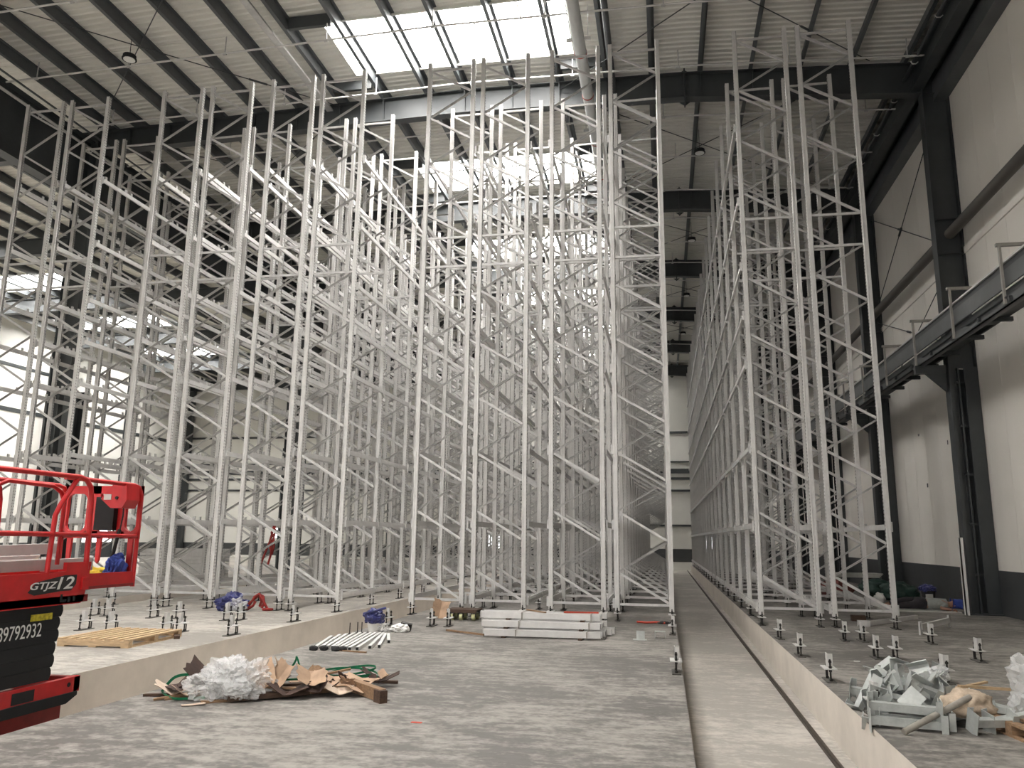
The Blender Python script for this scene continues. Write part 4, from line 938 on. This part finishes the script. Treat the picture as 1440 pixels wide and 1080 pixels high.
tag(MB().tube([(2.02, 7.86, .03), (2.72, 8.30, .27)], .028, 12).tube([(2.018, 7.858, .03), (2.03, 7.866, .034)], .022, 12).build('steel_pipe', M['midgrey']), 'grey beige pipe slanting across the front of bracket pile', 'pipe')
tag(blob('burlap_sack', (2.74, 8.42, .08), (.50, .34, .24), M['burlap'], 61, .28, rz=.4), 'beige cloth sack lying on the bracket pile', 'sack')
plank('timber_batten', (2.78, 8.75, .28), (3.30, 8.95, .24), .04, .025, M['wood'], 'pale wooden batten behind the beige sack', 'batten')
plank('timber_batten', (2.70, 8.70, .26), (3.15, 9.1, .28), .035, .02, M['wood'], 'second pale batten behind the beige sack', 'batten')
wp = empty('plastic_wrap', (3.32, 8.55, 0), 'clear plastic wrapped load at the right edge of bracket pile', 'plastic wrap')
for i, (c, s) in enumerate((((.05, 0, .28), (.36, .34, .36)), ((.02, .02, .02), (.30, .3, .32)), ((-.08, -.06, .02), (.26, .22, .24)))): blob('wrap_fold', c, s, M['film'], 71 + i, .45, 2.4, 4, wp, True)
pallet((3.42, 8.12, 0), .15, 1.0, .8, 'brown wooden pallet cut off at right edge of the photo', 'midwood', 6)
tag(blob('plastic_wrap', (2.70, 9.02, .30), (.16, .14, .14), M['film'], 81, .6, sub=3, ridge=True), 'small scrap of clear plastic on top of the bracket pile', 'plastic wrap')

# ------------------------------------------------------------------ right slab odds: bars, barrier, post, tarp, person
o = empty('loose_beam', (4.7, 18.4, 0), 'galvanised beam lying on right slab under the rightmost rack', 'rack beam')
part(o, 'profile', MB().bar((3.95, 17.55, .05), (5.45, 19.45, .05), .06, .09), M['galv']); part(o, 'end_connector', MB().box((3.78, 17.48, 0), (4.02, 17.52, .12)), M['plate'])
o = empty('loose_beam', (4.3, 18.8, 0), 'brown timber block pair beside rightmost rack foot', 'timber block')
part(o, 'block', MB().box((3.92, 18.6, 0), (4.2, 18.75, .12)), M['darkwood']); o.name = 'timber_block'
br = empty('floor_barrier', (5.1, 17.05, 0), 'low galvanised barrier beam standing on two end plates', 'barrier')
part(br, 'profile', MB().bar((4.62, 16.28, .14), (5.58, 17.82, .14), .05, .10), M['galv'])
for x, y in ((4.6, 16.25), (5.6, 17.85)): part(br, 'end_plate', MB().cbox((x, y, .12), (.03, .12, .24), (0, 0, -.55)), M['galv_dull'])
tag(MB().box((6.95, 20.90, .0), (7.03, 20.94, 1.80)).box((6.95, 20.90, 0), (6.97, 21.02, 1.80)).build('angle_post', M['white']), 'white perforated angle post leaning at the first right wall column', 'post')
tag(MB().box((5.3, 21.5, 0), (7.05, 22.25, .03)).build('ground_sheet', M['greyboard']), 'pale board on the floor under the lying person', 'board')
def tarp(c, s, seed, lab): return tag(blob('folded_tarp', c, s, M['greencloth'], seed, .3), lab, 'tarp', 'green tarps by the right wall')
tarp((6.75, 25.6, 0), (1.0, 1.1, .52), 91, 'dark green folded tarp on floor by the right wall, nearer')
tarp((6.5, 27.0, 0), (1.0, 1.2, .55), 92, 'dark green folded tarp by the right wall, farther')
jug = empty('water_bucket', (6.98, 23.7, 0), 'blue topped pail with pale label by the dark dado', 'bucket')
part(jug, 'pail', MB().tube([(6.98, 23.7, 0), (6.98, 23.7, .40)], .17, 16, rs=[.14, .18]), M['rubber']); part(jug, 'label_patch', MB().box((6.86, 23.51, .10), (7.04, 23.53, .32)), M['greyboard'])
blob('blue_lining', (0, 0, .36), (.40, .36, .2), M['bluebag'], 93, .3, ridge=True, parent=jug)
for i, (x, y, z) in enumerate(((5.9, 26.6, 0), (6.05, 26.5, .28))): pass
st = empty('timber_stack', (6.1, 28.4, 0), 'low stack of pale boards against the second wall column', 'boards')
for i in range(4): part(st, 'board', MB().cbox((6.1 + .03 * i, 28.4, .55 + .035 * i), (1.5, .7, .03), (0, 0, .05 * i)), M['greyboard'])
for dx in (-.5, .5): part(st, 'trestle', MB().box((6.1 + dx - .05, 28.15, 0), (6.1 + dx + .05, 28.65, .535)), M['darkwood'])
tag(blob('white_rag', (5.95, 24.6, 0), (.3, .26, .26), M['white'], 95, .4, sub=3), 'small crumpled white bag behind the rightmost rack', 'bag')
tag(blob('clothes_heap', (5.2, 26.6, 0), (.9, .8, .5), M['redsleeve'], 96, .4), 'heap of dull red cloth behind the rightmost rack', 'cloth heap')

def skin(name, verts, edges, m, root=0, parent=None, sub=2):
    """body surface grown round a skeleton: verts = [(x,y,z,rx,ry)]"""
    me = bpy.data.meshes.new(name); me.from_pydata([v[:3] for v in verts], edges, []); me.materials.append(m)
    o = link(name, me, parent)
    sk = o.modifiers.new('skin', 'SKIN'); sk.use_smooth_shade = True
    for i, d in enumerate(me.skin_vertices[0].data): d.radius = (verts[i][3], verts[i][4]); d.use_root = (i == root)
    s = o.modifiers.new('sub', 'SUBSURF'); s.levels = sub; s.render_levels = sub
    return o
pr = empty('person', (6.2, 21.9, .03), 'person in grey shirt and dark trousers lying asleep on a board by the wall', 'person')
def rel(L): return [(x - 6.2, y - 21.9, z - .03, a, b) for x, y, z, a, b in L]
# body: pelvis root, spine, neck, head, arms, legs (lying on the right side, head towards the wall column)
B = rel([(6.25, 21.88, .19, .15, .13), (6.45, 21.88, .19, .135, .12), (6.66, 21.88, .19, .155, .13), (6.80, 21.88, .18, .12, .10), (6.88, 21.88, .17, .06, .06), (6.93, 21.87, .17, .075, .08), (7.01, 21.86, .18, .095, .105), (7.10, 21.86, .18, .075, .09),
         (6.78, 21.75, .16, .06, .06), (6.62, 21.62, .10, .048, .048), (6.80, 21.52, .075, .036, .034), (6.84, 21.50, .07, .03, .024),
         (6.80, 22.0, .24, .06, .06), (6.95, 22.05, .16, .046, .046), (7.08, 21.92, .10, .034, .034),
         (6.12, 21.80, .15, .10, .10), (5.85, 21.72, .14, .075, .075), (5.55, 21.80, .10, .05, .05), (5.46, 21.80, .09, .042, .04), (5.40, 21.70, .08, .04, .035),
         (6.12, 21.95, .24, .10, .10), (5.82, 21.88, .24, .078, .078), (5.52, 21.98, .15, .05, .05), (5.43, 21.98, .12, .042, .04), (5.38, 21.90, .09, .04, .035)])
body = skin('body', B, [(0, 1), (1, 2), (2, 3), (3, 4), (4, 5), (5, 6), (6, 7), (3, 8), (8, 9), (9, 10), (10, 11), (3, 12), (12, 13), (13, 14), (0, 15), (15, 16), (16, 17), (17, 18), (18, 19), (0, 20), (20, 21), (21, 22), (22, 23), (23, 24)], M['skin'], 0, pr)
fq = [(.02, -.02, .09, 0), (.03, -.008, .1, 0), (.028, .006, .095, .0), (.02, .018, .075, 0)]
for i, (dx, dz, L, q) in enumerate(fq):   # curled fingers of the near hand
    x0, y0_, z0 = 6.85 - 6.2 + .01, 21.50 - 21.9, .07 - .03 + dz
    skin('finger', [(x0, y0_, z0, .010, .010), (x0 + L * .45, y0_ - .02, z0 + .004, .009, .009), (x0 + L * .8, y0_ - .035, z0 - .012, .008, .008), (x0 + L * .85, y0_ - .03, z0 - .03, .007, .007)], [(0, 1), (1, 2), (2, 3)], M['skin'], 0, body, 1)
skin('thumb', [(.645, -.405, .055, .011, .011), (.665, -.45, .065, .010, .010), (.70, -.47, .06, .008, .008)], [(0, 1), (1, 2)], M['skin'], 0, body, 1)
def grow(L, k): return [(x, y, z, a * k, b * k) for x, y, z, a, b in L]
tr = grow([B[0], B[15], B[16], B[17], B[20], B[21], B[22]], 1.13)
skin('trousers', tr + [(B[1][0] - .01, B[1][1], B[1][2], .160, .145)], [(0, 1), (1, 2), (2, 3), (0, 4), (4, 5), (5, 6), (0, 7)], M['trouser'], 0, pr)
sh = grow([B[1], B[2], B[3], B[8], B[9], B[12], B[13], (B[0][0] + .04, B[0][1], B[0][2], .172, .15)], 1.12)
skin('shirt', sh, [(7, 0), (0, 1), (1, 2), (2, 3), (3, 4), (2, 5), (5, 6)], M['greyshirt'], 1, pr)
skin('sleeve', grow([B[12], B[13], B[14]], 1.22), [(0, 1), (1, 2)], M['redsleeve'], 1, pr)
skin('cap', [(6.98 - 6.2, 21.86 - 21.9, .17, .09, .10), (7.06 - 6.2, 21.86 - 21.9, .165, .108, .118), (7.16 - 6.2, 21.86 - 21.9, .16, .08, .095)], [(0, 1), (1, 2)], M['blue'], 1, pr)
skin('shoe', [(5.46 - 6.2, 21.80 - 21.9, .06, .045, .045), (5.40 - 6.2, 21.68 - 21.9, .05, .042, .038), (5.38 - 6.2, 21.60 - 21.9, .045, .032, .028)], [(0, 1), (1, 2)], M['rubber'], 0, pr)
skin('shoe', [(5.43 - 6.2, 21.98 - 21.9, .09, .045, .045), (5.38 - 6.2, 21.87 - 21.9, .06, .042, .038), (5.36 - 6.2, 21.79 - 21.9, .05, .032, .028)], [(0, 1), (1, 2)], M['rubber'], 0, pr)
# face on the near side of the head
MB().cbox((6.98 - 6.2, 21.745 - 21.9, .12), (.03, .03, .022)).build('nose', M['skin'], body)
for z in (.095, .15): MB().tube([(7.005 - 6.2, 21.765 - 21.9, z), (7.005 - 6.2, 21.755 - 21.9, z)], .009, 8).build('eye', M['rubber'], body)
MB().cbox((6.945 - 6.2, 21.775 - 21.9, .12), (.008, .012, .045)).build('mouth', M['redsleeve'], body)
MB().tube([(6.99 - 6.2, 21.87 - 21.9, .25), (6.99 - 6.2, 21.87 - 21.9, .262)], .03, 10).build('ear', M['skin'], body)

# ------------------------------------------------------------------ stacked beams behind the far-left racks
k = 0
for lv in range(9):
    for i in range(6):
        o = MB().bar((-18.25, 25.6 + .34 * i, .1 + .125 * lv), (-15.95, 25.9 + .34 * i, .1 + .125 * lv), .055, .11).build('stacked_beam', M['galv'])
        tag(o, 'galvanised beam in stack behind far-left racks, layer %d from floor, row %d from front' % (lv + 1, i + 1), 'rack beam', 'stacked beams on the left floor'); k += 1
for x in (-17.8, -16.4): tag(MB().box((x, 25.5, 0), (x + .1, 27.7, .045)).build('timber_bearer', M['midwood']), 'timber bearer under the %s end of the beam stack' % ('left' if x < -17 else 'right'), 'bearer')
# small bits on the floor
for i, (x, y, n, m, s, lab) in enumerate(((-2.3, 7.3, 'paper_scrap', 'orange', .10, 'orange scrap on the floor before the rubbish heap'), (.35, 8.0, 'paper_scrap', 'darkwood', .05, 'tiny dark chip on the pit floor'), (-2.9, 8.2, 'twig', 'rod', .08, 'dark twig on the floor right of the rubbish heap'), (2.6, 12.4, 'paper_scrap', 'white', .08, 'white scrap on the right slab'))):
    z = PZ if .19 < x < 1.6 else 0
    tag(MB().box((x, y, z), (x + s, y + s * .35, z + .006)).build(n, M[m], None, (0, 0, 0)), lab, 'scrap')

# ------------------------------------------------------------------ light and colour management
wd = bpy.data.worlds.new('world'); SC.world = wd; wd.use_nodes = True
bg = wd.node_tree.nodes['Background']; bg.inputs['Color'].default_value = (.80, .87, 1, 1); bg.inputs['Strength'].default_value = .6
SC.view_settings.view_transform = 'Standard'; SC.view_settings.look = 'None'; SC.view_settings.gamma = 1; SC.view_settings.use_curve_mapping = False
SC.view_settings.exposure = 0.2
SC.cycles.use_denoising = True
SC.cycles.use_adaptive_sampling = False
SC.cycles.max_bounces = 8; SC.cycles.diffuse_bounces = 4; SC.cycles.glossy_bounces = 3; SC.cycles.transparent_max_bounces = 6
SC.cycles.sample_clamp_indirect = 6
SC.cycles.caustics_reflective = False; SC.cycles.caustics_refractive = False
